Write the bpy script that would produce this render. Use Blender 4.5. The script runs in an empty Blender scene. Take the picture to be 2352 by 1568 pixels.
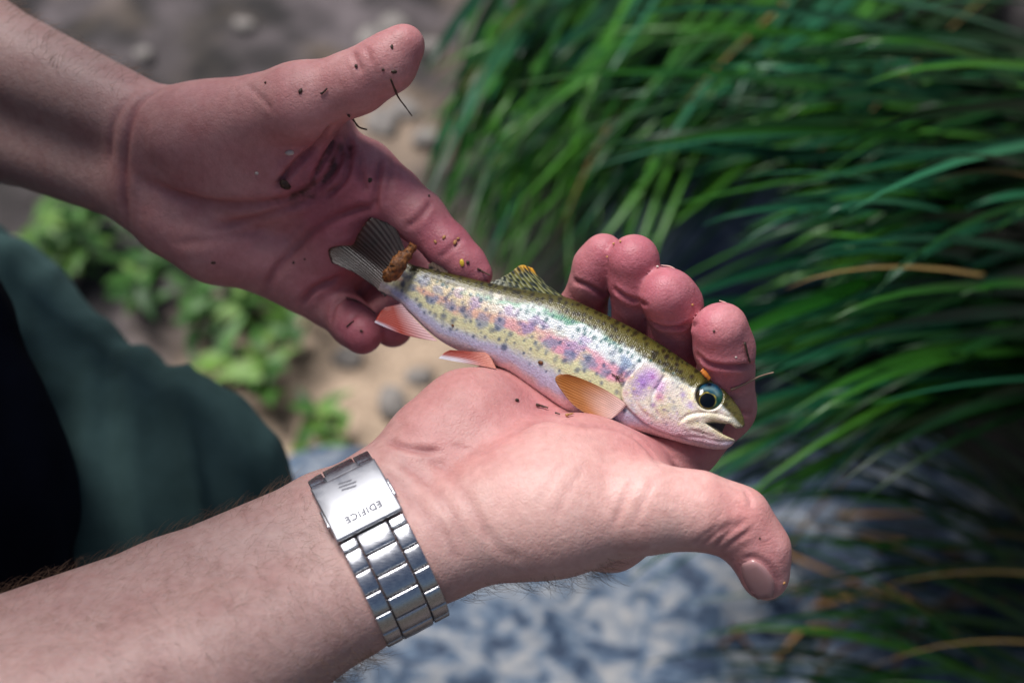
import bpy, bmesh, math
import numpy as np
from mathutils import Vector, Matrix
rad = math.radians
# ---------------------------------------------------------------- camera, sky, sun, exposure
sc = bpy.context.scene
COL = sc.collection
CAMH, PITCH, FOC = 0.95, 50.0, 50.0
cam = bpy.data.cameras.new('camera'); camo = bpy.data.objects.new('camera', cam); COL.objects.link(camo)
cam.lens = FOC; cam.sensor_width = 36.0; cam.clip_start = 0.01; cam.clip_end = 500
camo.location = (0, 0, CAMH); camo.rotation_euler = (rad(90 - PITCH), 0, 0)
cam.dof.use_dof = True; cam.dof.focus_distance = 0.443; cam.dof.aperture_fstop = 6.6
sc.camera = camo
SUN_EL, SUN_AZ = 66.0, -44.0          # azimuth measured from +Y (away from the camera) towards +X
world = bpy.data.worlds.new('World'); sc.world = world; world.use_nodes = True
wn = world.node_tree; bg = wn.nodes['Background']
sky = wn.nodes.new('ShaderNodeTexSky'); sky.sky_type = 'NISHITA'; sky.sun_disc = False
sky.sun_elevation = rad(SUN_EL); sky.sun_rotation = rad(SUN_AZ); sky.air_density = 1.0; sky.dust_density = 3.0
wn.links.new(sky.outputs[0], bg.inputs[0]); bg.inputs[1].default_value = 0.05
sun = bpy.data.lights.new('sun', 'SUN'); suno = bpy.data.objects.new('sun', sun); COL.objects.link(suno)
sun.energy = 4.2; sun.angle = rad(28); sun.color = (1.0, 0.97, 0.955)
_sd = Vector((math.sin(rad(SUN_AZ)) * math.cos(rad(SUN_EL)), math.cos(rad(SUN_AZ)) * math.cos(rad(SUN_EL)), math.sin(rad(SUN_EL))))
suno.rotation_euler = (-_sd).to_track_quat('-Z', 'Y').to_euler(); suno.location = (0, 0, 5)
sc.view_settings.view_transform = 'Standard'; sc.view_settings.look = 'None'
sc.view_settings.gamma = 1.0; sc.view_settings.use_curve_mapping = False; sc.view_settings.exposure = 0.38
sc.cycles.max_bounces = 6; sc.cycles.diffuse_bounces = 3; sc.cycles.glossy_bounces = 3; sc.cycles.transmission_bounces = 2; sc.cycles.use_denoising = True

# ---------------------------------------------------------------- measuring: photo pixel (2352 wide) + distance -> millimetres
F = 2352 * FOC / 36.0
CX, CY = 1176.0, 784.0
_p = rad(PITCH)
RC = np.array([[1, 0, 0], [0, math.sin(_p), -math.cos(_p)], [0, math.cos(_p), math.sin(_p)]])   # columns: right, up, back
RC = np.array([[1, 0, 0], [0, math.sin(_p), -math.cos(_p)], [0, math.cos(_p), math.sin(_p)]])
CAMP = np.array([0, 0, CAMH])
def P(x, y, d):                       # millimetres, axes right / up / towards the viewer
    d = d * 1000.0
    return np.array([(x - CX) / F * d, (CY - y) / F * d, -d])
def toW(v):                           # millimetres -> world metres
    return CAMP + (np.asarray(v, float) / 1000.0) @ RC.T
def proj(v):
    v = np.asarray(v); d = -v[..., 2]
    return np.stack([CX + v[..., 0] / d * F, CY - v[..., 1] / d * F], -1), d
def groundpt(x, y, z=0.0):            # world point where the sight line meets height z
    r = RC @ np.array([(x - CX) / F, (CY - y) / F, -1.0])
    t = (z - CAMH) / r[2]
    return CAMP + r * t
def unit(v): v = np.asarray(v, float); return v / np.linalg.norm(v)
def srgb(r, g, b):
    f = lambda c: (c / 255 / 12.92) if c / 255 <= 0.04045 else ((c / 255 + 0.055) / 1.055) ** 2.4
    return np.array([f(r), f(g), f(b)])
def sst(a, b, x): t = np.clip((x - a) / (b - a), 0, 1); return t * t * (3 - 2 * t)
def vnoise(p, seed=0):                # smooth value noise in 0..1
    p = np.asarray(p, float); i = np.floor(p).astype(np.int64); f = p - i; f = f * f * (3 - 2 * f)
    def h(a, b, c):
        n = (a * 374761393 + b * 668265263 + c * 2147483647 + seed * 1274126177) & 0xffffffff
        n = ((n ^ (n >> 13)) * 1274126177) & 0xffffffff
        return ((n ^ (n >> 16)) & 0xffff) / 65535.0
    r = 0
    for a in (0, 1):
        for b in (0, 1):
            for c in (0, 1):
                w = (f[:, 0] if a else 1 - f[:, 0]) * (f[:, 1] if b else 1 - f[:, 1]) * (f[:, 2] if c else 1 - f[:, 2])
                r = r + w * h(i[:, 0] + a, i[:, 1] + b, i[:, 2] + c)
    return r
def fbm(p, o=3, seed=0):
    r, a, t = 0, 1.0, 0
    for k in range(o):
        r = r + a * vnoise(np.asarray(p) * 2 ** k, seed + k); t += a; a *= 0.5
    return r / t

# ---------------------------------------------------------------- objects
ORG = {}
def empty(name, loc):
    o = bpy.data.objects.new(name, None); COL.objects.link(o); o.location = loc; o.empty_display_size = 0.02
    ORG[o.name] = np.array(loc, float); return o
def tag(o, label=None, cat=None, group=None, kind=None):
    for k, v in (('label', label), ('category', cat), ('group', group), ('kind', kind)):
        if v: o[k] = v
    return o
def mk(name, V, faces, mat, parent=None, smooth=True, col=None, uv=None, origin=None):
    """one mesh object from world-space vertices; faces is an (n,4) / (n,3) array or a list"""
    V = np.asarray(V, float)
    org = np.array(origin if origin is not None else (V.min(0) + V.max(0)) / 2)
    if parent is None and origin is None: org[2] = V[:, 2].min()
    me = bpy.data.meshes.new(name)
    if isinstance(faces, np.ndarray):
        n, k = faces.shape
        me.vertices.add(len(V)); me.vertices.foreach_set('co', (V - org).astype(np.float32).ravel())
        me.loops.add(n * k); me.loops.foreach_set('vertex_index', faces.astype(np.int32).ravel())
        me.polygons.add(n); me.polygons.foreach_set('loop_start', np.arange(0, n * k, k, dtype=np.int32))
        me.update(calc_edges=True); me.validate()
    else:
        me.from_pydata((V - org).tolist(), [], [list(map(int, f)) for f in faces])
    me.polygons.foreach_set('use_smooth', np.full(len(me.polygons), smooth))
    if col is not None:
        a = me.attributes.new('Col', 'FLOAT_COLOR', 'POINT')
        c = np.ones((len(V), 4), np.float32); c[:, :col.shape[1]] = col; a.data.foreach_set('color', c.ravel())
    if uv is not None:
        l = me.uv_layers.new(name='UV'); idx = np.zeros(len(me.loops), np.int32); me.loops.foreach_get('vertex_index', idx)
        l.data.foreach_set('uv', np.asarray(uv, np.float32)[idx].ravel())
    if mat is not None: me.materials.append(mat)
    o = bpy.data.objects.new(name, me); COL.objects.link(o)
    if parent is not None:
        o.parent = parent; o.location = org - ORG[parent.name]
    else: o.location = org
    ORG[o.name] = org
    return o
def catmull(pts, n):
    p = np.asarray(pts, float); p = np.vstack([2 * p[0] - p[1], p, 2 * p[-1] - p[-2]]); out = []
    m = len(p) - 3
    for t in np.linspace(0, m, n):
        i = min(int(t), m - 1); u = t - i; a, b, c, d = p[i:i + 4]
        out.append(0.5 * (2 * b + (c - a) * u + (2 * a - 5 * b + 4 * c - d) * u * u + (3 * b - a - 3 * c + d) * u ** 3))
    return np.array(out)
def tube(pts, radii, n=6, squash=1.0):
    """vertices and faces of a tapered tube along pts"""
    p = np.asarray(pts, float); m = len(p); r = np.broadcast_to(radii, (m,))
    t = np.gradient(p, axis=0); t /= np.linalg.norm(t, axis=1)[:, None] + 1e-12
    up = np.array([0.31, 0.47, 0.83]); a = np.cross(t, up); a /= np.linalg.norm(a, axis=1)[:, None] + 1e-12; b = np.cross(t, a)
    an = np.linspace(0, 2 * np.pi, n, endpoint=False)
    V = (p[:, None] + r[:, None, None] * (np.cos(an)[None, :, None] * a[:, None] + squash * np.sin(an)[None, :, None] * b[:, None])).reshape(-1, 3)
    fs = [(i * n + j, i * n + (j + 1) % n, (i + 1) * n + (j + 1) % n, (i + 1) * n + j) for i in range(m - 1) for j in range(n)]
    fs += [tuple(range(n))[::-1], tuple((m - 1) * n + j for j in range(n))]
    return V, fs

# ---------------------------------------------------------------- materials
def mat(name, base=(0.5, 0.5, 0.5), rough=0.6, **kw):
    m = bpy.data.materials.new(name); m.use_nodes = True
    b = m.node_tree.nodes['Principled BSDF']
    b.inputs['Base Color'].default_value = (*base[:3], 1); b.inputs['Roughness'].default_value = rough
    for k, v in kw.items(): b.inputs[k.replace('_', ' ')].default_value = v
    return m
class NT:
    def __init__(s, m): s.m = m; s.t = m.node_tree; s.b = s.t.nodes['Principled BSDF']
    def n(s, ty, **kw):
        x = s.t.nodes.new('ShaderNode' + ty)
        for k, v in kw.items(): setattr(x, k, v)
        return x
    def l(s, a, b): s.t.links.new(a, b)
    def co(s, kind='Object'): return s.n('TexCoord').outputs[kind]
    def noise(s, co, scale, detail=3, rough=0.55, dist=0.0):
        x = s.n('TexNoise'); s.l(co, x.inputs['Vector']); x.inputs['Scale'].default_value = scale
        x.inputs['Detail'].default_value = detail; x.inputs['Roughness'].default_value = rough; x.inputs['Distortion'].default_value = dist
        return x.outputs['Fac']
    def ramp(s, fac, stops):
        r = s.n('ValToRGB'); s.l(fac, r.inputs[0]); e = r.color_ramp.elements
        while len(e) < len(stops): e.new(0.5)
        for i, (p, c) in enumerate(stops):
            e[i].position = p; e[i].color = (*(c if hasattr(c, '__len__') else (c, c, c)), 1)
        return r.outputs[0]
    def mix(s, fac, a, b, mode='MIX'):
        x = s.n('Mix', data_type='RGBA', blend_type=mode)
        for v, i in ((fac, 0), (a, 6), (b, 7)):
            if hasattr(v, 'node'): s.l(v, x.inputs[i])
            else: x.inputs[i].default_value = v if i == 0 else (*v, 1)
        return x.outputs[2]
    def math(s, op, a, b=0.0, c=0.0):
        x = s.n('Math', operation=op)
        for v, i in ((a, 0), (b, 1), (c, 2)):
            if hasattr(v, 'node'): s.l(v, x.inputs[i])
            else: x.inputs[i].default_value = v
        return x.outputs[0]
    def bump(s, h, strength=0.3, dist=0.001, prev=None):
        x = s.n('Bump'); s.l(h, x.inputs['Height']); x.inputs['Strength'].default_value = strength; x.inputs['Distance'].default_value = dist
        if prev is not None: s.l(prev, x.inputs['Normal'])
        return x.outputs[0]
    def attr(s, name='Col'): return s.n('Attribute', attribute_name=name).outputs
    def to(s, inp, v): s.l(v, s.b.inputs[inp])

# ---------------------------------------------------------------- solid modelling with a distance field (millimetres)
class Vol:
    def __init__(s, lo, hi, h):
        s.lo = np.array(lo, float); s.h = h; s.n = np.ceil((np.array(hi) - s.lo) / h).astype(int) + 1
        s.f = np.full(tuple(s.n), 40.0, np.float32)
        s.ax = [(s.lo[i] + h * np.arange(s.n[i])).astype(np.float32) for i in range(3)]
    def sl(s, lo, hi):
        a = np.clip(np.floor((np.asarray(lo) - s.lo) / s.h).astype(int), 0, s.n); b = np.clip(np.ceil((np.asarray(hi) - s.lo) / s.h).astype(int) + 1, 0, s.n)
        g = tuple(slice(a[i], b[i]) for i in range(3))
        return g, s.ax[0][g[0]][:, None, None], s.ax[1][g[1]][None, :, None], s.ax[2][g[2]][None, None, :]
    def put(s, g, d, k, sub=False):
        f = s.f[g]
        if f.size == 0: return
        if sub: f, d = -f, d
        if k <= 0: r = np.minimum(f, d)
        else:
            hh = np.maximum(k - np.abs(f - d), 0) / k; r = np.minimum(f, d) - hh * hh * (k * 0.25)
        s.f[g] = -r if sub else r
    def chain(s, pts, rs, ki=2.0, k=3.0, sub=False):
        pts = [np.asarray(p) for p in pts]; m = max(rs) + k + 6
        g, X, Y, Z = s.sl(np.min(pts, 0) - m, np.max(pts, 0) + m); D = None
        if s.f[g].size == 0: return
        for a, b, ra, rb in zip(pts[:-1], pts[1:], rs[:-1], rs[1:]):
            ba = b - a; L = max(float(ba @ ba), 1e-6)
            t = np.clip(((X - a[0]) * ba[0] + (Y - a[1]) * ba[1] + (Z - a[2]) * ba[2]) / L, 0, 1)
            d = np.sqrt((X - a[0] - t * ba[0]) ** 2 + (Y - a[1] - t * ba[1]) ** 2 + (Z - a[2] - t * ba[2]) ** 2) - (ra + (rb - ra) * t)
            if D is None: D = d
            else:
                hh = np.maximum(ki - np.abs(D - d), 0) / ki; D = np.minimum(D, d) - hh * hh * (ki * 0.25)
        s.put(g, D.astype(np.float32), k, sub)
    def group(s, chains, ki=2.0, kg=2.0, k=0.3):
        """several chains melted into one limb (kg), then set against the rest with a tight seam (k)"""
        A = np.vstack([np.array(c[0]) for c in chains]); m = 24; g, X, Y, Z = s.sl(A.min(0) - m, A.max(0) + m); D = None
        for pts, rs in chains:
            E = None
            for a, b, ra, rb in zip(pts[:-1], pts[1:], rs[:-1], rs[1:]):
                ba = b - a; L = max(float(ba @ ba), 1e-6); t = np.clip(((X - a[0]) * ba[0] + (Y - a[1]) * ba[1] + (Z - a[2]) * ba[2]) / L, 0, 1)
                d = np.sqrt((X - a[0] - t * ba[0]) ** 2 + (Y - a[1] - t * ba[1]) ** 2 + (Z - a[2] - t * ba[2]) ** 2) - (ra + (rb - ra) * t)
                if E is None: E = d
                else: hh = np.maximum(ki - np.abs(E - d), 0) / ki; E = np.minimum(E, d) - hh * hh * (ki * 0.25)
            if D is None: D = E
            else: hh = np.maximum(kg - np.abs(D - E), 0) / kg; D = np.minimum(D, E) - hh * hh * (kg * 0.25)
        s.put(g, D.astype(np.float32), k)
    def ell(s, c, e1, e2, rad3, k=5.0, sub=False):
        c = np.asarray(c); e1 = unit(e1); e2 = unit(np.asarray(e2) - (np.asarray(e2) @ e1) * e1); e3 = np.cross(e1, e2); m = max(rad3) + k + 4
        g, X, Y, Z = s.sl(c - m, c + m)
        if s.f[g].size == 0: return
        q = [((X - c[0]) * e[0] + (Y - c[1]) * e[1] + (Z - c[2]) * e[2]) for e in (e1, e2, e3)]
        k0 = np.sqrt(sum((a / r) ** 2 for a, r in zip(q, rad3))); k1 = np.sqrt(sum((a / r ** 2) ** 2 for a, r in zip(q, rad3)))
        s.put(g, (k0 * (k0 - 1) / np.maximum(k1, 1e-6)).astype(np.float32), k, sub)
    def mesh(s, smooth=2): return surface_nets(s.f, s.lo, s.h, smooth)
def surface_nets(f, lo, h, smooth=2):
    ins = f < 0; n = np.array(f.shape); c = np.zeros(n - 1, np.uint8)
    for a in (0, 1):
        for b in (0, 1):
            for d in (0, 1): c += ins[a:n[0] - 1 + a, b:n[1] - 1 + b, d:n[2] - 1 + d]
    act = np.argwhere((c > 0) & (c < 8)); idx = np.full(n - 1, -1, np.int32); idx[tuple(act.T)] = np.arange(len(act))
    acc = np.zeros((len(act), 3)); cnt = np.zeros(len(act))
    cr = [np.array([a, b, d]) for a in (0, 1) for b in (0, 1) for d in (0, 1)]
    for i in range(8):
        for j in range(i + 1, 8):
            if abs(cr[i] - cr[j]).sum() != 1: continue
            fa = f[tuple((act + cr[i]).T)]; fb = f[tuple((act + cr[j]).T)]; m = (fa < 0) != (fb < 0)
            t = np.where(m, fa / np.where(m, fa - fb, 1), 0)[:, None]
            acc += np.where(m[:, None], cr[i] + t * (cr[j] - cr[i]), 0); cnt += m
    V = lo + h * (act + acc / cnt[:, None]); Q = []
    for ax in range(3):
        u, v = [(1, 2), (2, 0), (0, 1)][ax]
        sa = [slice(None)] * 3; sb = [slice(None)] * 3; sa[ax] = slice(0, -1); sb[ax] = slice(1, None)
        A, B = ins[tuple(sa)], ins[tuple(sb)]; e = np.argwhere(A != B)
        e = e[(e[:, u] > 0) & (e[:, v] > 0) & (e[:, u] < n[u] - 1) & (e[:, v] < n[v] - 1)]
        du = np.zeros(3, int); du[u] = 1; dv = np.zeros(3, int); dv[v] = 1
        q = np.stack([idx[tuple((e - du - dv).T)], idx[tuple((e - dv).T)], idx[tuple(e.T)], idx[tuple((e - du).T)]], 1)
        fl = ~A[tuple(e.T)]; q[fl] = q[fl][:, ::-1]; Q.append(q)
    Q = np.vstack(Q); Q = Q[(Q >= 0).all(1)]
    return relax(V, Q, smooth), Q
def relax(V, Q, it, w=0.5):
    E = np.vstack([Q[:, [0, 1]], Q[:, [1, 2]], Q[:, [2, 3]], Q[:, [3, 0]]]); N = len(V)
    deg = np.bincount(E[:, 0], minlength=N) + np.bincount(E[:, 1], minlength=N); deg = np.maximum(deg, 1)
    for _ in range(it):
        A = np.stack([np.bincount(E[:, 0], V[E[:, 1], k], N) + np.bincount(E[:, 1], V[E[:, 0], k], N) for k in range(3)], 1) / deg[:, None]
        V = V + w * (A - V)
    return V
def normals(V, Q):
    fn = np.cross(V[Q[:, 2]] - V[Q[:, 0]], V[Q[:, 3]] - V[Q[:, 1]]); N = len(V)
    n = np.stack([sum(np.bincount(Q[:, j], fn[:, k], N) for j in range(4)) for k in range(3)], 1)
    return n / (np.linalg.norm(n, axis=1)[:, None] + 1e-12)
class Hit:
    """nearest surface seen along a sight line, for laying details on a solid"""
    def __init__(s, V, N, cell=5):
        s.V, s.N, s.c = V, N, cell; q, d = proj(V); s.d = d
        s.w = int(4200 / cell); ij = np.floor((q + 900) / cell).astype(int); ok = ((ij >= 0) & (ij < s.w)).all(1) & (N[:, 2] > -0.05)
        key = ij[:, 0] * s.w + ij[:, 1]; ii = np.where(ok)[0]; ii = ii[np.argsort(-d[ii])]; s.g = np.full(s.w * s.w, -1); s.g[key[ii]] = ii; s.q = q
    def at(s, x, y):
        best = None
        for r in (0, 1, 2, 4, 7):
            i0, j0 = int((x + 900) / s.c), int((y + 900) / s.c); c = []
            for i in range(i0 - r, i0 + r + 1):
                for j in range(j0 - r, j0 + r + 1):
                    k = s.g[i * s.w + j]
                    if k >= 0: c.append(k)
            if len(c) >= 3 or (r == 7 and c):
                c = np.array(c); w = 1 / (((s.q[c] - (x, y)) ** 2).sum(1) + 4.0)
                dm = s.d[c].min(); w *= np.exp(-(s.d[c] - dm) / 3.0)
                d = (s.d[c] * w).sum() / w.sum(); nn = unit((s.N[c] * w[:, None]).sum(0))
                return P(x, y, d / 1000), nn
        return None
# ================================================================ the person: two bare arms and hands (one body), watch, clothes
def pc(l):  # list of (x, y, distance, radius) -> points, radii
    return [P(a, b, c) for a, b, c, r in l], [r for a, b, c, r in l]
def groove(V, N, hit, lines, crease):
    for pts, w, dep in lines:
        c = catmull(pts, max(12, int(np.linalg.norm(np.diff(pts, axis=0), axis=1).sum() / 5)))
        S = [hit.at(x, y) for x, y in c]; S = np.array([s[0] for s in S if s is not None])
        if len(S) < 3: continue
        S[1:-1] = (S[:-2] + S[1:-1] + S[2:]) / 3
        m = np.where(((V > S.min(0) - 6) & (V < S.max(0) + 6)).all(1))[0]
        if not len(m): continue
        A, B = S[:-1], S[1:]; L = ((B - A) ** 2).sum(1) + 1e-9; D = np.full(len(m), 1e9); T = np.zeros(len(m))
        for k in range(len(A)):
            t = np.clip(((V[m] - A[k]) @ (B[k] - A[k])) / L[k], 0, 1); d = ((V[m] - A[k] - t[:, None] * (B[k] - A[k])) ** 2).sum(1)
            u = d < D; D[u] = d[u]; T[u] = (k + t[u]) / len(A)
        D = np.sqrt(D); fade = np.minimum(1, np.minimum(T, 1 - T) * 6 + 0.25)
        g = np.exp(-(D / w) ** 2) * fade
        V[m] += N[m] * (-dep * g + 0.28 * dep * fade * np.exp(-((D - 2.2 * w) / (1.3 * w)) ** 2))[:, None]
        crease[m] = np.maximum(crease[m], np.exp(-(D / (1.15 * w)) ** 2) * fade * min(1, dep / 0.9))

# ---- right arm (nearer, wears the watch)
vR = Vol((-205, -150, -540), (106, 62, -345), 0.85)
FING = [  # index, middle, ring, little: phalanges, then the pad of the fingertip
    [[(1500, 1075, .460, 12.5), (1575, 1015, .467, 11.3), (1660, 934, .4635, 10.4), (1667, 850, .4535, 9.3)],
     [(1668, 842, .4525, 8.6), (1664, 803, .4475, 8.7), (1653, 757, .4425, 8.4)], [(1645, 764, .4445, 7.2), (1649, 800, .4480, 7.6)], [(1664, 750, .4445, 7.2), (1682, 800, .4480, 7.2)]],
    [[(1420, 960, .474, 12.2), (1500, 905, .478, 11), (1550, 850, .4705, 10.2), (1550, 745, .4595, 9.0)],
     [(1552, 738, .4585, 8.5), (1548, 700, .453, 8.6), (1530, 676, .448, 8.3)], [(1524, 668, .4495, 7.2), (1535, 702, .4530, 7.4)], [(1546, 674, .4495, 7.2), (1559, 700, .4530, 7.3)]],
    [[(1345, 880, .484, 11.8), (1410, 840, .486, 10), (1465, 795, .4775, 9.1), (1461, 694, .4625, 8.0)], [(1461, 690, .4615, 7.6), (1460, 650, .4575, 8.2), (1456, 597, .4525, 8.2)]],
    [[(1265, 810, .488, 10.5), (1306, 770, .488, 9), (1336, 715, .478, 8.0), (1356, 652, .467, 7.1)], [(1358, 648, .466, 6.9), (1369, 612, .463, 7.1), (1386, 584, .460, 6.8)]]]
for f in FING: vR.group([pc(c) for c in f], 3, 1.6, .25)
vR.chain(*pc([(1060, 1215, .432, 17), (1290, 1175, .428, 17.5), (1480, 1166, .424, 12.8), (1600, 1172, .424, 10.7), (1690, 1197, .426, 9.7), (1745, 1262, .427, 8.0), (1757, 1322, .428, 7.2)]), ki=6, k=4)
aR = unit(P(1450, 930, .474) - P(900, 1200, .436)); rR = unit(P(1500, 1075, .46) - P(1265, 810, .488))
for l in ([(945, 1235, .437, 15), (1500, 1075, .462, 13)], [(930, 1195, .440, 16), (1420, 960, .476, 13)],
          [(915, 1160, .443, 16), (1345, 880, .486, 12.5)], [(900, 1130, .446, 15), (1265, 815, .490, 11.5)]):
    vR.chain(*pc(l), ki=3, k=6)
vR.ell(P(1265, 1125, .4365), aR, rR, (33, 23, 20), 9)
vR.ell(P(1400, 1130, .438), aR, rR, (22, 17, 15), 7)
vR.chain(*pc([(1004, 1014, .450, 15.2), (1080, 974, .455, 16.8), (1140, 950, .464, 15)]), ki=6, k=7)
vR.chain(*pc([(1000, 1075, .447, 15.5), (1110, 1045, .451, 15.5), (1210, 1010, .460, 13)]), ki=6, k=9)
vR.chain(*pc([(1090, 1240, .448, 13), (1250, 1240, .452, 9.5), (1405, 1230, .455, 10.5), (1470, 1190, .458, 11)]), ki=5, k=6)
vR.chain(*pc([(905, 1150, .442, 16.6), (760, 1212, .438, 17.3), (400, 1388, .430, 20), (-350, 1720, .402, 28)]), ki=4, k=7)
vR.chain(*pc([(962, 1268, .431, 16.2), (800, 1370, .426, 17.6), (480, 1542, .412, 24), (-350, 1870, .392, 37)]), ki=4, k=12)
VR, QR = vR.mesh(2); NR = normals(VR, QR); hitR = Hit(VR, NR); crR = np.zeros(len(VR))
groove(VR, NR, hitR, [
    ([(1604, 816), (1625, 834), (1660, 842), (1700, 842), (1732, 838)], .85, 1.5), ([(1684, 940), (1708, 947), (1730, 949)], .8, .5), ([(1640, 915), (1690, 917), (1731, 905)], .7, .25),
    ([(1490, 738), (1515, 750), (1550, 754), (1600, 744)], .85, 1.5), ([(1410, 664), (1440, 684), (1485, 700)], .85, 1.2), ([(1316, 644), (1350, 656), (1400, 684)], .8, .9),
    ([(890, 1011), (925, 1026), (965, 1034), (1010, 1036)], 1.1, .9), ([(965, 1034), (1030, 1085), (1075, 1150), (1110, 1215), (1130, 1250)], 1.6, .36),
    ([(862, 1072), (927, 1124), (983, 1194), (1021, 1265)], 1.8, .5), ([(905, 1050), (985, 1110), (1035, 1180), (1072, 1260)], 1.6, .45), ([(1000, 1180), (1030, 1240), (1050, 1290)], 1.4, .4),
    ([(1105, 1200), (1150, 1262), (1200, 1285)], 1.6, .2),
    ([(1612, 1252), (1650, 1222), (1690, 1196)], 1.0, .55), ([(1638, 1258), (1672, 1226), (1712, 1196)], 1.0, .6), ([(1655, 1265), (1690, 1238), (1725, 1216)], .9, .5), ([(1590, 1252), (1622, 1226), (1650, 1205)], .9, .35),
    ([(1705, 1284), (1730, 1278), (1764, 1298), (1786, 1336), (1784, 1368)], .8, .45), ([(1712, 1128), (1722, 1145), (1724, 1165)], .8, .4),
    ([(1460, 1085), (1432, 1150), (1408, 1212)], 1.0, .35), ([(1500, 1100), (1478, 1150), (1455, 1200)], 1.0, .22), ([(1350, 1060), (1310, 1120), (1275, 1180)], 1.2, .2), ([(1300, 1050), (1260, 1110), (1230, 1170)], 1.2, .16),
    ([(1160, 1010), (1240, 965), (1330, 975), (1430, 990), (1485, 1028), (1518, 1072)], 1.1, .4), ([(1030, 1020), (1110, 1040), (1160, 1010)], 1.0, .25),
    ([(1530, 1040), (1580, 1062), (1640, 1068)], .8, .25), ([(1560, 1015), (1620, 1030), (1690, 1020)], .8, .2)], crR)

# ---- left arm (farther): the palm is rolled so that its little-finger side falls away
def pc(l):
    return [P(a, b, c + min(.02, max(-.012, 6e-5 * (b - .3 * a - 260)))) for a, b, c, r in l], [r for a, b, c, r in l]
def PL(a, b, c): return pc([(a, b, c, 0)])[0][0]
vL = Vol((-250, -16, -700), (30, 175, -420), 0.85)
for fing in ([(828, 408, .486, 12), (900, 450, .482, 9.8), (963, 498, .478, 8.5), (1030, 568, .472, 7.4), (1072, 606, .4685, 6.2), (1100, 630, .4665, 4.6)],
             [(800, 505, .492, 11.5), (880, 565, .502, 9.6), (955, 615, .505, 8.8), (1000, 690, .497, 8)],
             [(752, 590, .494, 11), (810, 640, .505, 9.4), (855, 685, .505, 8.3), (885, 722, .490, 7.6), (902, 752, .480, 7)],
             [(692, 640, .490, 10.3), (757, 694, .488, 8.5), (792, 722, .482, 7.5), (812, 745, .477, 7.5), (832, 766, .471, 7.1)]):
    vL.chain(*pc(fing), ki=3, k=0.5)
vL.chain(*pc([(440, 305, .488, 15), (690, 236, .472, 12.3), (820, 188, .466, 9.4), (890, 145, .462, 8.6), (928, 104, .460, 6.6)]), ki=5, k=4)
aL = unit(PL(790, 520, .490) - PL(330, 365, .497)); rL = unit(PL(828, 408, .486) - PL(692, 640, .49))
for l in ([(380, 330, .497, 14), (825, 410, .488, 12.8)], [(370, 365, .498, 15), (795, 510, .492, 12.5)],
          [(365, 400, .498, 15), (750, 590, .494, 12)], [(360, 430, .498, 14), (695, 638, .491, 11)]):
    vL.chain(*pc(l), ki=3, k=6)
vL.ell(PL(560, 355, .489), aL, rL, (36, 22, 18), 8)
vL.ell(PL(700, 330, .484), (.6, .4, 0), rL, (18, 13, 11), 7)
vL.chain(*pc([(398, 500, .493, 14.3), (500, 552, .490, 14.5), (620, 588, .490, 13)]), ki=5, k=6)
vL.ell(PL(770, 545, .484), rL, aL, (26, 10, 9), 7)
vL.chain(*pc([(345, 285, .497, 13.6), (-50, 110, .53, 19.4), (-700, -250, .66, 32)]), ki=4, k=8)
vL.chain(*pc([(315, 425, .501, 13.9), (30, 300, .53, 19.4), (-650, 40, .66, 33)]), ki=4, k=10)
VL, QL = vL.mesh(2); NL = normals(VL, QL); hitL = Hit(VL, NL); crL = np.zeros(len(VL))
groove(VL, NL, hitL, [
    ([(330, 415), (420, 452), (500, 469), (600, 470), (690, 450), (750, 405), (783, 350), (775, 305)], 2.0, 1.5),
    ([(759, 292), (733, 327), (680, 374), (633, 432)], 1.0, 2.0), ([(778, 312), (745, 362), (720, 412)], 1.0, 1.9), ([(800, 312), (804, 365), (788, 415), (745, 455)], 1.1, 1.7), ([(820, 345), (828, 400), (845, 440)], 1.2, .9), ([(748, 300), (705, 355), (660, 400)], 1.0, .6),
    ([(601, 675), (633, 622), (680, 569), (738, 517), (812, 485), (858, 474)], 1.5, 1.2), ([(475, 527), (580, 501), (675, 474), (738, 448)], 1.5, .9), ([(400, 560), (520, 545), (620, 520)], 1.6, .5),
    ([(690, 702), (717, 668), (750, 650), (784, 636)], 1.2, 1.3), ([(877, 366), (866, 420), (860, 482)], 1.2, 1.3), ([(905, 362), (893, 420), (885, 470)], 1.2, .5),
    ([(935, 522), (965, 498), (992, 462)], 1.0, .8), ([(1010, 592), (1036, 570), (1062, 545)], .9, .5), ([(759, 738), (768, 704), (792, 682)], 1.0, .8), ([(785, 768), (800, 738), (825, 718)], .9, .45),
    ([(372, 198), (318, 240), (292, 320), (286, 420), (292, 515)], 1.6, .9), ([(300, 215), (262, 280), (250, 380)], 1.5, .5),
    ([(808, 118), (822, 145), (828, 165)], .9, .6), ([(840, 110), (850, 130), (852, 150)], .9, .4), ([(560, 190), (600, 225), (625, 255)], 1.0, .35)], crL)

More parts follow.
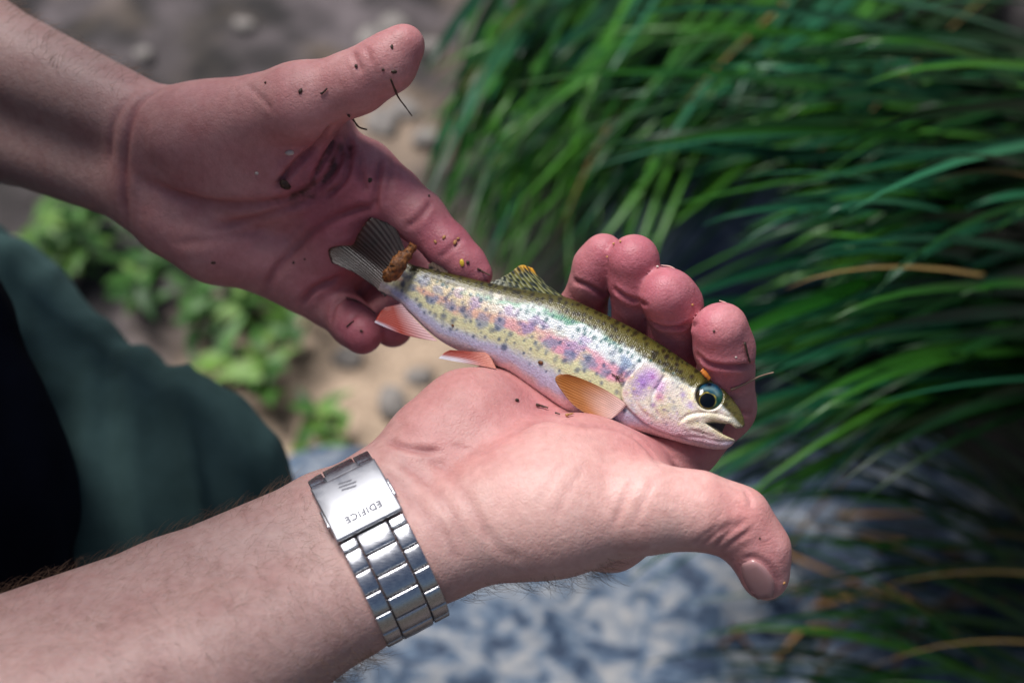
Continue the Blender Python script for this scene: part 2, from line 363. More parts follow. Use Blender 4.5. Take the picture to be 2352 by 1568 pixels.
def blobs(V, lst):
    r = np.zeros(len(V))
    for (x, y, d, rad_, w) in lst: r = r + w * np.exp(-((V - P(x, y, d)) ** 2).sum(1) / rad_ ** 2)
    return r
SK_PALE, SK_PINK, SK_RED, SK_ARM, SK_DIRT = srgb(234, 200, 190), srgb(216, 158, 154), srgb(188, 112, 124), srgb(190, 158, 152), srgb(70, 46, 40)
def skin_colour(V, N, cr, pink, red, arm, dirt):
    n1 = fbm(V / 9.0, 3, 5); n2 = fbm(V / 3.0, 3, 9)
    lerp = lambda a, b, t: a + (b - a) * np.clip(t, 0, 1)[:, None]
    c = np.tile(SK_PALE, (len(V), 1)); c = lerp(c, SK_PINK, np.clip(pink, 0, 1) * (0.75 + 0.5 * n1)); c = lerp(c, SK_ARM, arm)
    c = lerp(c, SK_RED, np.clip(red, 0, 1) * (0.7 + 0.6 * n1))
    c = c * (0.93 + 0.14 * n2)[:, None] * np.array([1, .97, .97]) ** (2 * n1 - 1)[:, None]
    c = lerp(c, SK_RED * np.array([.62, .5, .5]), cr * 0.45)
    return lerp(c, SK_DIRT, np.clip(dirt, 0, 1) * (0.4 + 0.9 * n2))
qR, dR = proj(VR); qL, dL = proj(VL)
armR = sst(60, -10, (VR - P(900, 1200, .436)) @ aR + 40) ; 
pinkR = .35 + blobs(VR, [(1030, 900, .44, 24, .8), (1150, 930, .45, 25, .6), (1480, 1030, .44, 22, .6), (1720, 1230, .42, 16, .7), (1500, 900, .48, 40, .8), (1350, 760, .48, 30, .7)])
redR = blobs(VR, [(1655, 765, .442, 22, .55), (1668, 840, .45, 16, .3), (1535, 680, .446, 22, .55), (1550, 740, .456, 16, .3), (1457, 615, .45, 22, .5), (1380, 600, .458, 20, .5), (1650, 930, .47, 20, .5), (1550, 820, .48, 22, .5), (1440, 760, .485, 22, .5),
                  (1600, 1030, .46, 18, .45), (1757, 1330, .42, 13, .55), (1250, 930, .45, 16, .35), (1500, 1010, .44, 12, .3)])
armL = sst(40, -20, (VL - P(330, 365, .497)) @ aL + 12)
pinkL = np.full(len(VL), .75)
redL = .3 * (1 - armL) + blobs(VL, [(1085, 620, .465, 15, .8), (1030, 570, .47, 13, .4), (930, 110, .46, 14, .7), (880, 160, .46, 12, .35), (832, 766, .468, 14, .8), (790, 720, .48, 14, .4), (902, 755, .478, 14, .8), (720, 400, .475, 17, .6), (820, 440, .475, 18, .5), (940, 480, .475, 18, .3), (700, 620, .48, 18, .35), (950, 600, .49, 20, .4)])
dirtR = np.zeros(len(VR)); dirtL = blobs(VL, [(735, 380, .475, 9, .75), (700, 410, .475, 8, .6), (760, 310, .475, 8, .7), (655, 420, .475, 5, .9), (930, 190, .45, 9, .5), (860, 430, .478, 6, .6), (780, 350, .475, 8, .5), (1040, 600, .47, 7, .25), (810, 740, .475, 6, .3)]) * sst(.35, .7, fbm(VL / 2.2, 3, 91)) * (.3 + 1.6 * np.clip(crL, 0, 1))
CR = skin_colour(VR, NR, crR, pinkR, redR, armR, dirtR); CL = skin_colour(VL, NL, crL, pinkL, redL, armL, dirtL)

# ---- upper arms, shoulders and trunk under the shirt (same body)
def cm(x, y, z): return np.array([x, y, z], float)
elR, elL = P(-350, 1790, .397), P(-680, -105, .66)
shR, shL = cm(-430, 40, -230), cm(-560, 300, -420)
belly, hip = P(-190, 1270, .58), P(-420, 1300, .72)
vB = Vol((-800, -420, -900), (-130, 640, 60), 6)
vB.chain([P(-150, 1700, .405), elR, shR], [32, 40, 55], 20, 20); vB.chain([P(-480, -10, .62), elL, shL], [34, 38, 55], 20, 20)
vB.chain([shR, (shR + shL) / 2 + cm(-30, 0, 20), shL], [70, 90, 70], 30, 40); vB.chain([(shR + shL) / 2, belly + cm(-60, 0, -20), hip], [105, 80, 95], 40, 50)
def fromW(w): return ((np.asarray(w, float) - CAMP) @ RC) * 1000.0
headc = fromW((-.30, .45, 1.07)); nck = fromW((-.43, .39, .93)); upv = fromW((0, 0, 1)) - fromW((0, 0, 0)); upv = upv / 1000.0; fwv = np.array([1.0, 0, 0])
vB.chain([(shR + shL) / 2 + cm(-20, 0, 60), nck, headc], [75, 58, 60], 20, 25); vB.ell(headc, fwv * .9 - upv * .45, upv, (92, 112, 76), 15); vB.chain([headc + fwv * 82 - upv * 38, headc + fwv * 100 - upv * 62], [9, 14], 5, 10)
VB, QB = vB.mesh(3); CB = np.tile(SK_ARM, (len(VB), 1))
V = np.vstack([VR, VL, VB]); Q = np.vstack([QR, QL + len(VR), QB + len(VR) + len(VL)]); C = np.vstack([CR, CL, CB])

skin = mat('skin', rough=0.42); s = NT(skin); a = s.attr('Col'); co = s.co()
mott = s.noise(co, 420, 4, 0.6); fine = s.noise(co, 2600, 2, 0.6)
big = s.noise(co, 75, 4, .6); a0 = s.mix(.6, a['Color'], s.ramp(big, [(.32, (.86, .72, .72)), (.5, (1.0, .96, .95)), (.68, (1.04, 1.04, 1.03))]), 'MULTIPLY')
c1 = s.mix(0.6, a0, s.ramp(mott, [(0.3, (0.80, 0.70, 0.68)), (0.7, (1.0, 1.0, 1.0))]), 'MULTIPLY')
s.to('Base Color', c1)
vor = s.n('TexVoronoi', feature='DISTANCE_TO_EDGE'); s.l(co, vor.inputs['Vector']); vor.inputs['Scale'].default_value = 900
b1 = s.bump(vor.outputs['Distance'], 0.22, 0.0006); b2 = s.bump(mott, 0.12, 0.002, b1); v2 = s.n('TexVoronoi', feature='DISTANCE_TO_EDGE'); mp = s.n('Mapping'); s.l(co, mp.inputs[0]); mp.inputs['Rotation'].default_value = (.4, .3, .6); mp.inputs['Scale'].default_value = (1, 1.9, 1.2); s.l(mp.outputs[0], v2.inputs['Vector']); v2.inputs['Scale'].default_value = 270
b3 = s.bump(s.ramp(v2.outputs['Distance'], [(.0, 0.0), (.12, 1.0)]), .09, .0006, b2); s.to('Normal', s.bump(fine, 0.12, 0.0006, b3))
s.to('Roughness', s.math('MULTIPLY_ADD', mott, 0.25, 0.36))
s.b.inputs['Subsurface Weight'].default_value = 0.16; s.b.inputs['Subsurface Radius'].default_value = (1.0, 0.32, 0.18); s.b.inputs['Subsurface Scale'].default_value = 0.004
s.b.inputs['Specular IOR Level'].default_value = 0.42

person = empty('person', (toW(hip)[0], toW(hip)[1], 0.0))
tag(person, 'bare-armed angler in dark green trousers and navy shirt, cupping a small trout in both hands', 'person')
body = mk('body', toW(V), Q, skin, person, col=C)

# ---- nails
nailm = mat('nail', srgb(186, 136, 134), 0.22); nailm.node_tree.nodes['Principled BSDF'].inputs['Subsurface Weight'].default_value = 0.15
def nail(hit, left, right, lift=0.55, n=9, m=7):
    L, R_ = catmull(left, n), catmull(right, n); S = []
    for i in range(n):
        for j in range(m):
            x, y = L[i] + (R_[i] - L[i]) * j / (m - 1); h = hit.at(x, y); S.append((x, y, -h[0][2] if h else np.nan))
    S = np.array(S); ok = ~np.isnan(S[:, 2]); xm, ym = S[:, 0].mean(), S[:, 1].mean()
    A = lambda X, Y: np.stack([np.ones_like(X), X - xm, Y - ym, (X - xm) ** 2, (X - xm) * (Y - ym), (Y - ym) ** 2], 1)
    k = np.linalg.lstsq(A(S[ok, 0], S[ok, 1]), S[ok, 2], rcond=None)[0]; d = A(S[:, 0], S[:, 1]) @ k - lift
    edge = np.array([(1 if (i in (0,) or j in (0, m - 1)) else 0) for i in range(n) for j in range(m)]); d = d + edge * 0.5
    top = np.array([P(x, y, dd / 1000) for (x, y, _), dd in zip(S, d)]); bot = top + np.array([0, 0, -0.8]); K = n * m
    fs = []
    for i in range(n - 1):
        for j in range(m - 1):
            q = [i * m + j, (i + 1) * m + j, (i + 1) * m + j + 1, i * m + j + 1]; fs += [q, [v + K for v in q[::-1]]]
    bd = [j for j in range(m)] + [i * m + m - 1 for i in range(1, n)] + [(n - 1) * m + j for j in range(m - 2, -1, -1)] + [i * m for i in range(n - 2, 0, -1)]
    for a_, b_ in zip(bd, bd[1:] + bd[:1]): fs.append([a_, b_, b_ + K, a_ + K])
    return mk('fingernail', toW(np.vstack([top, bot])), fs, nailm, person)
nail(hitR, [(1701, 1290), (1706, 1322), (1719, 1352), (1740, 1376)], [(1731, 1284), (1760, 1304), (1780, 1338), (1776, 1371)])
def nail_rim(pts, d):
    v_, f_ = tube(catmull([P(x, y, d) for x, y in pts], 12), .26 * np.array([.4, .7, .9, 1, 1, 1, 1, 1, .9, .8, .6, .3]), 8, 1.0); mk('fingernail', toW(v_), f_, rimm, person)
rimm = mat('nail_edge', srgb(214, 172, 164), .4)
nail_rim([(1652, 690), (1669, 697), (1684, 711), (1695, 730)], .4435); nail_rim([(1518, 609), (1541, 613), (1559, 626), (1572, 642)], .4485)
# ================================================================ the trout
FO = P(1285, 800, .458); _h, _t = P(1690, 980, .4465), P(880, 620, .4695)
f1 = unit(_h - _t); f3 = -FO / np.linalg.norm(FO); f3 = unit(f3 - (f3 @ f1) * f1); f2 = np.cross(f3, f1)
def toL(pts):
    out = []
    for x, y in pts:
        r = P(x, y, 1.0); t = (FO @ f3) / (r @ f3); p = r * t - FO; out.append((p @ f1, p @ f2))
    return np.array(out)
def frL(X, Y, Z=0): return FO + np.multiply.outer(X, f1) + np.multiply.outer(Y, f2) + np.multiply.outer(np.broadcast_to(Z, np.shape(X)), f3)
dors = toL([(912, 592), (935, 602), (955, 610), (1002, 621), (1063, 635), (1128, 650), (1189, 662), (1236, 671), (1302, 683), (1353, 705), (1405, 729), (1461, 757), (1517, 790), (1564, 822), (1611, 854), (1649, 882), (1674, 906), (1696, 934), (1708, 958), (1711, 976)])
vent = toL([(866, 668), (885, 677), (908, 688), (941, 719), (974, 752), (1011, 782), (1049, 803), (1110, 828), (1166, 851), (1213, 883), (1260, 916), (1302, 944), (1353, 968), (1405, 984), (1447, 991), (1494, 998), (1541, 1010), (1588, 1022), (1635, 1031), (1668, 1030), (1684, 1020), (1689, 1012)])
XA, XB = toL([(880, 636)])[0, 0], toL([(1711, 976)])[0, 0]
def _srt(c): q = catmull(c, 400); return q[np.argsort(q[:, 0])]
_SP = {}
def sp(c, X):
    if id(c) not in _SP: _SP[id(c)] = _srt(c)
    q = _SP[id(c)]; return np.interp(X, q[:, 0], q[:, 1])
def poly_sd(X, Y, pg):
    pg = np.asarray(pg); D = np.full(X.shape, 1e9); S = np.ones(X.shape)
    for i in range(len(pg)):
        a, b = pg[i], pg[i - 1]; ex, ey = b - a; wx, wy = X - a[0], Y - a[1]
        t = np.clip((wx * ex + wy * ey) / (ex * ex + ey * ey + 1e-12), 0, 1); D = np.minimum(D, (wx - ex * t) ** 2 + (wy - ey * t) ** 2)
        c1, c2, c3 = Y >= a[1], Y < b[1], ex * wy > ey * wx
        S = np.where((c1 & c2 & c3) | (~c1 & ~c2 & ~c3), -S, S)
    return S * np.sqrt(D)
def line_d(X, Y, ln):
    D = np.full(np.shape(X), 1e9); S = np.zeros(np.shape(X))
    for a, b in zip(ln[:-1], ln[1:]):
        e = b - a; wx, wy = X - a[0], Y - a[1]; t = np.clip((wx * e[0] + wy * e[1]) / (e @ e + 1e-12), 0, 1)
        d = (wx - e[0] * t) ** 2 + (wy - e[1] * t) ** 2; u = d < D; D = np.where(u, d, D); S = np.where(u, np.sign(e[0] * wy - e[1] * wx), S)
    return np.sqrt(D), S
vF = Vol((XA - 2, -32, -12.5), (XB + 3, 26, 12.5), 0.42)
X2, Y2 = np.meshgrid(vF.ax[0], vF.ax[1], indexing='ij')
yt, yb = sp(dors, vF.ax[0]), sp(vent, vF.ax[0])
def wid(X):
    u = (X - XA) / (XB - XA); return np.interp(u, [0, .03, .08, .2, .4, .6, .72, .80, .88, .94, .98, 1.0], [.3, 1.3, 2.9, 5.0, 7.8, 9.2, 9.0, 8.4, 7.0, 5.2, 3.6, 2.2])
hh, cc, ww = np.maximum((yt - yb) / 2, 0.6)[:, None, None], ((yt + yb) / 2)[:, None, None], wid(vF.ax[0])[:, None, None]
Yg, Zg = vF.ax[1][None, :, None], vF.ax[2][None, None, :]
rr = ((np.abs(Yg - cc) / hh) ** 2.15 + (np.abs(Zg) / ww) ** 2.15) ** (1 / 2.15)
fb = (rr - 1) * np.minimum(ww, hh)
endc = np.maximum(vF.ax[0] - XB, XA - vF.ax[0])[:, None, None]
fb = np.maximum(fb, endc)
mouth = toL([(1619, 971), (1642, 967), (1662, 969), (1678, 973), (1690, 984), (1704, 982), (1740, 985), (1740, 1040), (1690, 1010), (1671, 1002), (1653, 993), (1634, 981)])
msd = poly_sd(X2, Y2, mouth)[:, :, None]
xm0 = toL([(1664, 985)])[0, 0]
core = np.abs(Zg) - np.clip(ww * 0.3 * sst(xm0 + 1.0, xm0 - 2.5, vF.ax[0])[:, None, None], -1, 9) - np.where(vF.ax[0] > xm0, -3, 0)[:, None, None]
cut = np.maximum(msd, -core)
k = 0.7; a_, b_ = -fb, cut; hq = np.maximum(k - np.abs(a_ - b_), 0) / k
vF.f = (-(np.minimum(a_, b_) - hq * hq * k * .25)).astype(np.float32)
VF, QF = vF.mesh(2); NF = normals(VF, QF)
# surface relief: gill cover, preopercle, upper-jaw bone, eye socket
X, Y, Z = VF.T
gill = toL([(1476, 838), (1460, 856), (1444, 877), (1435, 898), (1436, 918), (1447, 935), (1463, 951), (1489, 973), (1530, 992), (1580, 1006)])
gill = catmull(gill, 60); gd, gs = line_d(X, Y, gill)
gsd = gd * gs
near = toL([(1540, 930)])[0]; hr = np.hypot(X - near[0], Y - near[1])
gmask = sst(24, 16, hr)
relief = 0.75 * sst(-0.5, 0.35, gsd) * np.exp(-np.maximum(gsd, 0) / 5.0) * gmask
relief -= 0.35 * np.exp(-((gsd + 0.5) / 0.5) ** 2) * gmask
def ridge(pts, w, h, mode=0):
    d, _ = line_d(X, Y, catmull(toL(pts), 40)); return h * np.exp(-(d / w) ** 2)
relief += ridge([(1672, 967), (1645, 957), (1612, 957), (1585, 964), (1574, 974), (1583, 982), (1605, 982)], 0.8, 0.28)
relief -= ridge([(1676, 958), (1645, 949), (1610, 948), (1582, 954), (1566, 966)], 0.4, 0.45)
relief -= ridge([(1528, 868), (1512, 893), (1503, 912), (1504, 935), (1515, 955)], 0.55, 0.4)
relief -= ridge([(1560, 1000), (1610, 1004), (1650, 1014), (1684, 1014)], 0.5, 0.3)
relief -= ridge([(1590, 985), (1612, 994), (1640, 1003)], 0.5, 0.3)
relief += ridge([(1470, 905), (1478, 930), (1500, 950)], 0.7, 0.25) - ridge([(1462, 900), (1468, 930), (1490, 955)], 0.4, 0.25)
VF = VF + NF * (relief * (np.abs(NF[:, 2]) > 0.15))[:, None]
EY = toL([(1630, 911)])[0]; er = np.hypot(X - EY[0], Y - EY[1]) * 1.09
VF = VF + NF * (-1.5 * sst(5.0, 3.9, er) + 0.3 * np.exp(-((er - 5.1) / .7) ** 2))[:, None]
NF = normals(VF, QF); X, Y, Z = VF.T
# colour
_pl = proj(frL(X, Y))[0]; gx, gy = _pl.T
ytv, ybv = sp(dors, X), sp(vent, X); vv = np.clip((Y - ybv) / np.maximum(ytv - ybv, .5), 0, 1); uu = np.clip((X - XA) / (XB - XA), 0, 1)
def L3(a, b, t): return a + (b - a) * np.clip(t, 0, 1)[:, None]
n_a = fbm(np.stack([X / 5, Y / 3, Z * 0], 1), 3, 3); n_b = fbm(np.stack([X / 1.6, Y / 1.2, Z * 0], 1), 3, 7); n_c = fbm(np.stack([X / 9, Y / 5, Z * 0], 1), 2, 13)
w_ = vv + (n_a - .5) * .10 + (n_b - .5) * .05
OLIVE, TEAL, SILV, PINK, PEACH, CREAM, LAV, BELLY = (srgb(*c) for c in ((88, 82, 34), (74, 138, 108), (214, 220, 222), (226, 160, 178), (232, 184, 160), (224, 218, 172), (204, 200, 226), (236, 206, 208)))
def one(c): return np.tile(c, (len(X), 1))
c = one(BELLY); c = L3(c, LAV, sst(.05, .15, w_)); c = L3(c, SILV, sst(.18, .27, w_) * .6); c = L3(c, CREAM, sst(.22, .34, w_))
band = L3(one(PEACH), PINK, sst(.32, .55, uu + (n_c - .5) * .3)); c = L3(c, band, sst(.42, .50, w_) * sst(.25, .6, n_c + .25 * (n_a - .5))); c = L3(c, SILV, sst(.585, .66, w_) * sst(.18, .42, uu)); c = L3(c, CREAM, sst(.56, .62, w_) * sst(.42, .2, uu) * .6)  # silver of the upper flank also paints in the white sheen along it
c = L3(c, TEAL, sst(.72, .79, w_) * (.2 + .8 * sst(.15, .3, uu) * sst(.72, .55, uu)) * sst(.25, .6, n_a)); c = L3(c, OLIVE, sst(.79, .86, w_ + .05 * sst(.55, .8, uu))); c = c * (1 - .35 * sst(.93, 1, vv))[:, None]
# parr marks, then spots
B = lambda x, y: (673.7 + .46873 * x, 428.7 + .46873 * y)
PARR = [(550, 440, 30, 0), (640, 465, 34, 0), (725, 510, 30, 0), (700, 560, 22, 0), (825, 530, 26, 1), (800, 595, 30, 0), (910, 580, 28, 1), (870, 635, 28, 0), (945, 665, 36, 0), (1035, 675, 32, 0), (1075, 620, 30, 1), (1160, 705, 36, 1), (1200, 665, 30, 1), (1275, 775, 42, 0), (1385, 800, 40, 1), (1370, 835, 34, 0), (1465, 868, 36, 0), (1540, 910, 28, 0), (1640, 880, 34, 2), (1250, 690, 22, 1), (600, 500, 20, 0), (1660, 920, 26, 2), (1440, 760, 26, 1)]
PC = [srgb(132, 142, 172), srgb(164, 138, 182), srgb(96, 128, 166)]
for x, y, r, t in PARR:
    px, py = B(x, y); r *= .47
    d = np.hypot((gx - px) * (.75 + .4 * ((x * .31) % 1)), gy - py) / r + (n_b - .5) * 1.5 + (n_a - .5) * .8
    c = L3(c, PC[t], sst(1.35, .5, d) * (.55 + .3 * ((x * .137) % 1)))
rg = np.random.default_rng(11)
SP = []
for i in range(2600):
    u, v = rg.uniform(.01, .80), rg.uniform(.2, .99)
    if v < .34 and rg.random() < .55 or (v < .62 and v > .42 and rg.random() < .45): continue
    x = XA + u * (XB - XA); y = sp(vent, x) + v * (sp(dors, x) - sp(vent, x))
    md = rg.uniform(1.3, 2.0) if v > .74 else (rg.uniform(1.7, 3.4) if u < .45 else rg.uniform(2.2, 4.6))
    if all((x - a) ** 2 + (y - b) ** 2 > md * md for a, b, *_ in SP): SP.append((x, y, v, rg.uniform(.45, .85) if v > .74 else (rg.uniform(.42, .7) if rg.random() < .6 else rg.uniform(.75, 1.2))))
for x, y in ((1529, 838), (1557, 851), (1580, 836), (1556, 838), (1566, 856), (1590, 866), (1600, 852), (1535, 820), (1512, 812), (1640, 885), (1658, 905), (1671, 915), (1668, 930), (1690, 948), (1682, 952), (1676, 942), (1698, 962), (1622, 868), (1545, 863), (1570, 873)):
    a, b = toL([(x, y)])[0]; SP.append((a, b, .9, .72))
S_BACK, S_FL, S_TL = srgb(34, 27, 16), srgb(70, 88, 122), srgb(34, 90, 96)
hx = (gsd < 1.0) | (vv > .72)
_o = np.argsort(X); _xs = X[_o]
for x, y, v, r in SP:
    i = _o[np.searchsorted(_xs, x - 1.8):np.searchsorted(_xs, x + 1.8)]; i = i[np.abs(Y[i] - y) < 1.8]
    if not len(i): continue
    d = np.hypot((X[i] - x) * 1.1, (Y[i] - y) * .9) / r + (n_b[i] - .5) * 1.1
    col = S_BACK if v > .80 else (S_TL if v > .70 else S_FL)
    c[i] = L3(c[i], col, sst(1.5, .3, d) * (.9 if v > .74 else .55 + .33 * ((x * 7.3) % 1)))
# head
hd = sst(-.2, .6, gsd) * gmask * sst(.80, .70, vv + (n_b - .5) * .08)
HB = L3(one(srgb(238, 226, 216)), srgb(240, 230, 186), n_a * 1.3 - .25); HB = L3(HB, srgb(232, 196, 206), sst(.38, .12, vv)); HB = L3(HB, srgb(222, 206, 214), sst(.62, .8, n_b) * .6)
for x, y, rx, col, wgt in ((1480, 880, 24, (176, 138, 206), 1.0), (1500, 866, 20, (186, 140, 206), .9), (1520, 890, 18, (206, 156, 206), .9), (1470, 905, 13, (186, 150, 200), .7), (1519, 914, 11, (212, 130, 170), .9), (1572, 908, 8, (176, 148, 208), .8), (1590, 932, 9, (182, 156, 212), .8), (1505, 931, 6, (152, 98, 182), .8), (1504, 868, 5, (170, 90, 160), .7),
                           (1550, 890, 17, (232, 220, 214), .8), (1560, 870, 16, (176, 188, 190), .7), (1450, 870, 9, (214, 178, 168), .8), (1443, 905, 8, (226, 180, 178), .7), (1526, 940, 14, (224, 212, 166), .6), (1470, 990, 26, (226, 172, 206), .6), (1455, 945, 12, (188, 202, 226), .7), (1552, 938, 8, (150, 160, 184), .5), (1512, 960, 14, (226, 214, 190), .6), (1640, 962, 18, (196, 186, 146), .8), (1590, 972, 14, (206, 194, 168), .7), (1665, 1010, 18, (206, 190, 156), .7)):
    HB = L3(HB, srgb(*col), wgt * np.exp(-((gx - x) ** 2 + (gy - y) ** 2) / rx ** 2 * (.7 + .8 * n_b)))
for i in range(110):
    x, y = rg.uniform(1450, 1610), rg.uniform(860, 975); r = rg.uniform(1.5, 3.4); HB = L3(HB, srgb(*((118, 110, 150), (150, 112, 170), (110, 124, 142), (244, 236, 190), (236, 222, 150))[i % 5]), .75 * np.exp(-((gx - x) ** 2 + (gy - y) ** 2) / r ** 2))
c = L3(c, HB, hd)
snt = sst(1655, 1700, gx - (gy - 940) * .25) * sst(.28, .5, vv); c = L3(c, srgb(92, 84, 40), snt * .85)
c = L3(c, srgb(40, 44, 92), .6 * np.exp(-(line_d(X, Y, catmull(toL([(1527, 864), (1521, 878), (1509, 895)]), 12))[0] / .32) ** 2))
c = L3(c, srgb(236, 238, 240), .7 * np.exp(-(line_d(X, Y, catmull(toL([(1508, 897), (1503, 910), (1503, 925)]), 12))[0] / .4) ** 2))
c = L3(c, srgb(200, 190, 160), .6 * np.exp(-(line_d(X, Y, catmull(toL([(1625, 974), (1640, 967), (1676, 971), (1704, 981)]), 20))[0] / .5) ** 2))
c = L3(c, srgb(196, 182, 140), .7 * np.exp(-(line_d(X, Y, catmull(toL([(1640, 988), (1660, 999), (1687, 1012)]), 20))[0] / .7) ** 2))
# mouth lining
mv = poly_sd(X, Y, mouth); c = L3(c, srgb(40, 24, 32), sst(-.15, -.5, mv) * (np.abs(Z) < 5.0))
# gill seam
c = L3(c, srgb(120, 100, 110), .5 * np.exp(-((gsd + .4) / .35) ** 2) * gmask * sst(.85, .7, vv))
c = L3(c, srgb(112, 96, 88), sst(.075, .01, uu + (n_b - .5) * .04) * .85)
c = c * (.92 + .16 * n_b)[:, None]
fish_m = mat('trout_skin', rough=.3); s = NT(fish_m); a = s.attr('Col'); uvn = s.n('UVMap', uv_map='UV').outputs[0]
vo = s.n('TexVoronoi', feature='F1'); s.l(uvn, vo.inputs['Vector']); vo.inputs['Scale'].default_value = 1.6; vo.inputs['Randomness'].default_value = .55
glit = s.ramp(vo.outputs['Color'], [(.1, .9), (.9, 1.1)])
s.to('Base Color', s.mix(1.0, a['Color'], glit, 'MULTIPLY'))
s.to('Normal', s.bump(vo.outputs['Distance'], .4, .0004)); s.b.inputs['Metallic'].default_value = .06; s.b.inputs['Coat Weight'].default_value = .2; s.b.inputs['Coat Roughness'].default_value = .12
s.b.inputs['Subsurface Weight'].default_value = .06; s.b.inputs['Subsurface Scale'].default_value = .002
s.to('Roughness', s.math('MULTIPLY_ADD', vo.outputs['Distance'], .25, .22))
fish = empty('trout', toW(frL(0, 0)))
tag(fish, 'small spotted trout with a pink side stripe and open mouth, resting across both palms', 'fish')
Wf = toW(frL(X, Y, 0) + Z[:, None] * f3)
fbody = mk('body', Wf, QF, fish_m, fish, col=c, uv=np.stack([X, Y], 1))
hitF = Hit(frL(X, Y, 0) + Z[:, None] * f3, NF @ np.stack([f1, f2, f3]), 4)
# eye: dome with pupil and gilded iris
def zs(x, y): i = np.argsort((X - x) ** 2 + (Y - y) ** 2 + (Z < 0) * 1e3)[:12]; return Z[i].max()
zr = np.median([zs(EY[0] + 5.2 * math.cos(t), EY[1] + 5.2 * math.sin(t)) for t in np.linspace(0, 6.28, 12)])
tilt = np.array([zs(EY[0] + 5.2, EY[1]) - zs(EY[0] - 5.2, EY[1]), zs(EY[0], EY[1] + 5.2) - zs(EY[0], EY[1] - 5.2)]) / 10.4
nr, na = 26, 60; ev, ec = [], []
PU = toL([(1627, 921)])[0] - EY
for i in range(nr):
    for j in range(na):
        r = 4.3 * i / (nr - 1); t = 2 * np.pi * j / na; x, y = r * math.cos(t), r * math.sin(t)
        z = zr - 1.15 + 2.3 * math.sqrt(max(0, 1 - (r / 4.4) ** 2)) + .75 * (tilt[0] * x + tilt[1] * y)
        ev.append(frL(EY[0] + x, EY[1] + y, z)); pr = math.hypot(x - PU[0], (y - PU[1]) * 1.05)
        base = srgb(26, 66, 74) + (srgb(20, 84, 118) - srgb(26, 66, 74)) * sst(.5, 3.2, y); base = base + (srgb(58, 48, 28) - base) * sst(.3, 2.4, -x) * sst(1.6, -.4, y); base = base + (srgb(34, 92, 70) - base) * sst(1.2, 3.2, x) * .7
        base = base * (.35 + .7 * vnoise(np.array([[x * 1.6, y * 1.6, 3.]]))[0]); base = base + (srgb(120, 150, 150) - base) * .6 * math.exp(-((r - 2.6) / .7) ** 2) * sst(.5, 1.8, y)  # pale upper crescent: a reflection painted into the iris colour
        g = base + (srgb(206, 182, 54) - base) * math.exp(-((pr - 2.55 - .12 * math.sin(3 * t)) / .22) ** 2) * (.1 + .6 * vnoise(np.array([[x * 1.1 + 4, y * 1.1 + 7, 1.]]))[0]); g = g * (1 - sst(2.55, 2.3, pr)) + srgb(4, 8, 16) * sst(2.55, 2.3, pr)
        g = g + (srgb(70, 92, 98) - g) * sst(4.0, 4.35, r); ec.append(g)
ef = [[i * na + j, (i + 1) * na + j, (i + 1) * na + (j + 1) % na, i * na + (j + 1) % na] for i in range(nr - 1) for j in range(na)]
eye_m = mat('eye', rough=.12, Specular_IOR_Level=.25, Coat_Weight=.35, Coat_Roughness=.02); s = NT(eye_m); s.to('Base Color', s.attr()['Color'])
mk('eye', toW(ev), ef, eye_m, fish, col=np.array(ec))
# fins: ruled sheets with rays
fin_m = mat('fin', rough=.42, Specular_IOR_Level=.35, Coat_Weight=.12, Coat_Roughness=.15); s = NT(fin_m); s.to('Base Color', s.attr()['Color'])
def fin(name, base, tip, zf, colf, rays=14, b0=0, b1=0, nu=90, nv=28, amp=.12, thick=.22):
    bl, tl = catmull(toL(base), nu), catmull(toL(tip), nu); T, Cc = [], []
    for i in range(nu):
        u = i / (nu - 1)
        for j in range(nv):
            v = j / (nv - 1); p = bl[i] + (tl[i] - bl[i]) * v; d = tl[i] - bl[i]; nn = np.array([-d[1], d[0]])
            p = p + nn * (v * (1 - v) * 4) * (b0 * (1 - u) ** 3 + b1 * u ** 3)
            ry = math.cos(2 * np.pi * rays * u * (1 + .15 * v)); z = zf(u, v) + amp * ry
            T.append(frL(p[0], p[1], z)); Cc.append(colf(u, v, ry))
    T = np.array(T); K = len(T); Bt = T - f3 * thick; fs = []
    for i in range(nu - 1):
        for j in range(nv - 1):
            q = [i * nv + j, i * nv + j + 1, (i + 1) * nv + j + 1, (i + 1) * nv + j]; fs += [q, [x + K for x in q[::-1]]]
    bd = list(range(nv)) + [i * nv + nv - 1 for i in range(1, nu)] + [(nu - 1) * nv + j for j in range(nv - 2, -1, -1)] + [i * nv for i in range(nu - 2, 0, -1)]
    fs += [[a, a + K, b + K, b] for a, b in zip(bd, bd[1:] + bd[:1])]
    Cc = np.array(Cc); return mk(name, toW(np.vstack([T, Bt])), fs, fin_m, fish, col=np.vstack([Cc, Cc]))
mx = lambda a, b, t: a + (b - a) * float(np.clip(t, 0, 1))
_NT = fbm(np.stack([g.ravel() for g in np.meshgrid(np.arange(160) / 8.0, np.arange(160) / 8.0, [.5], indexing='ij')], 1), 1, 77).reshape(160, 160)
def nz(u, v, s=9, k=1): return float(_NT[int((u * s * 8 + k * 17) % 160), int((v * s * 5 + k * 29) % 160)])
ORNG, ORRED = srgb(196, 136, 60), srgb(172, 56, 34)
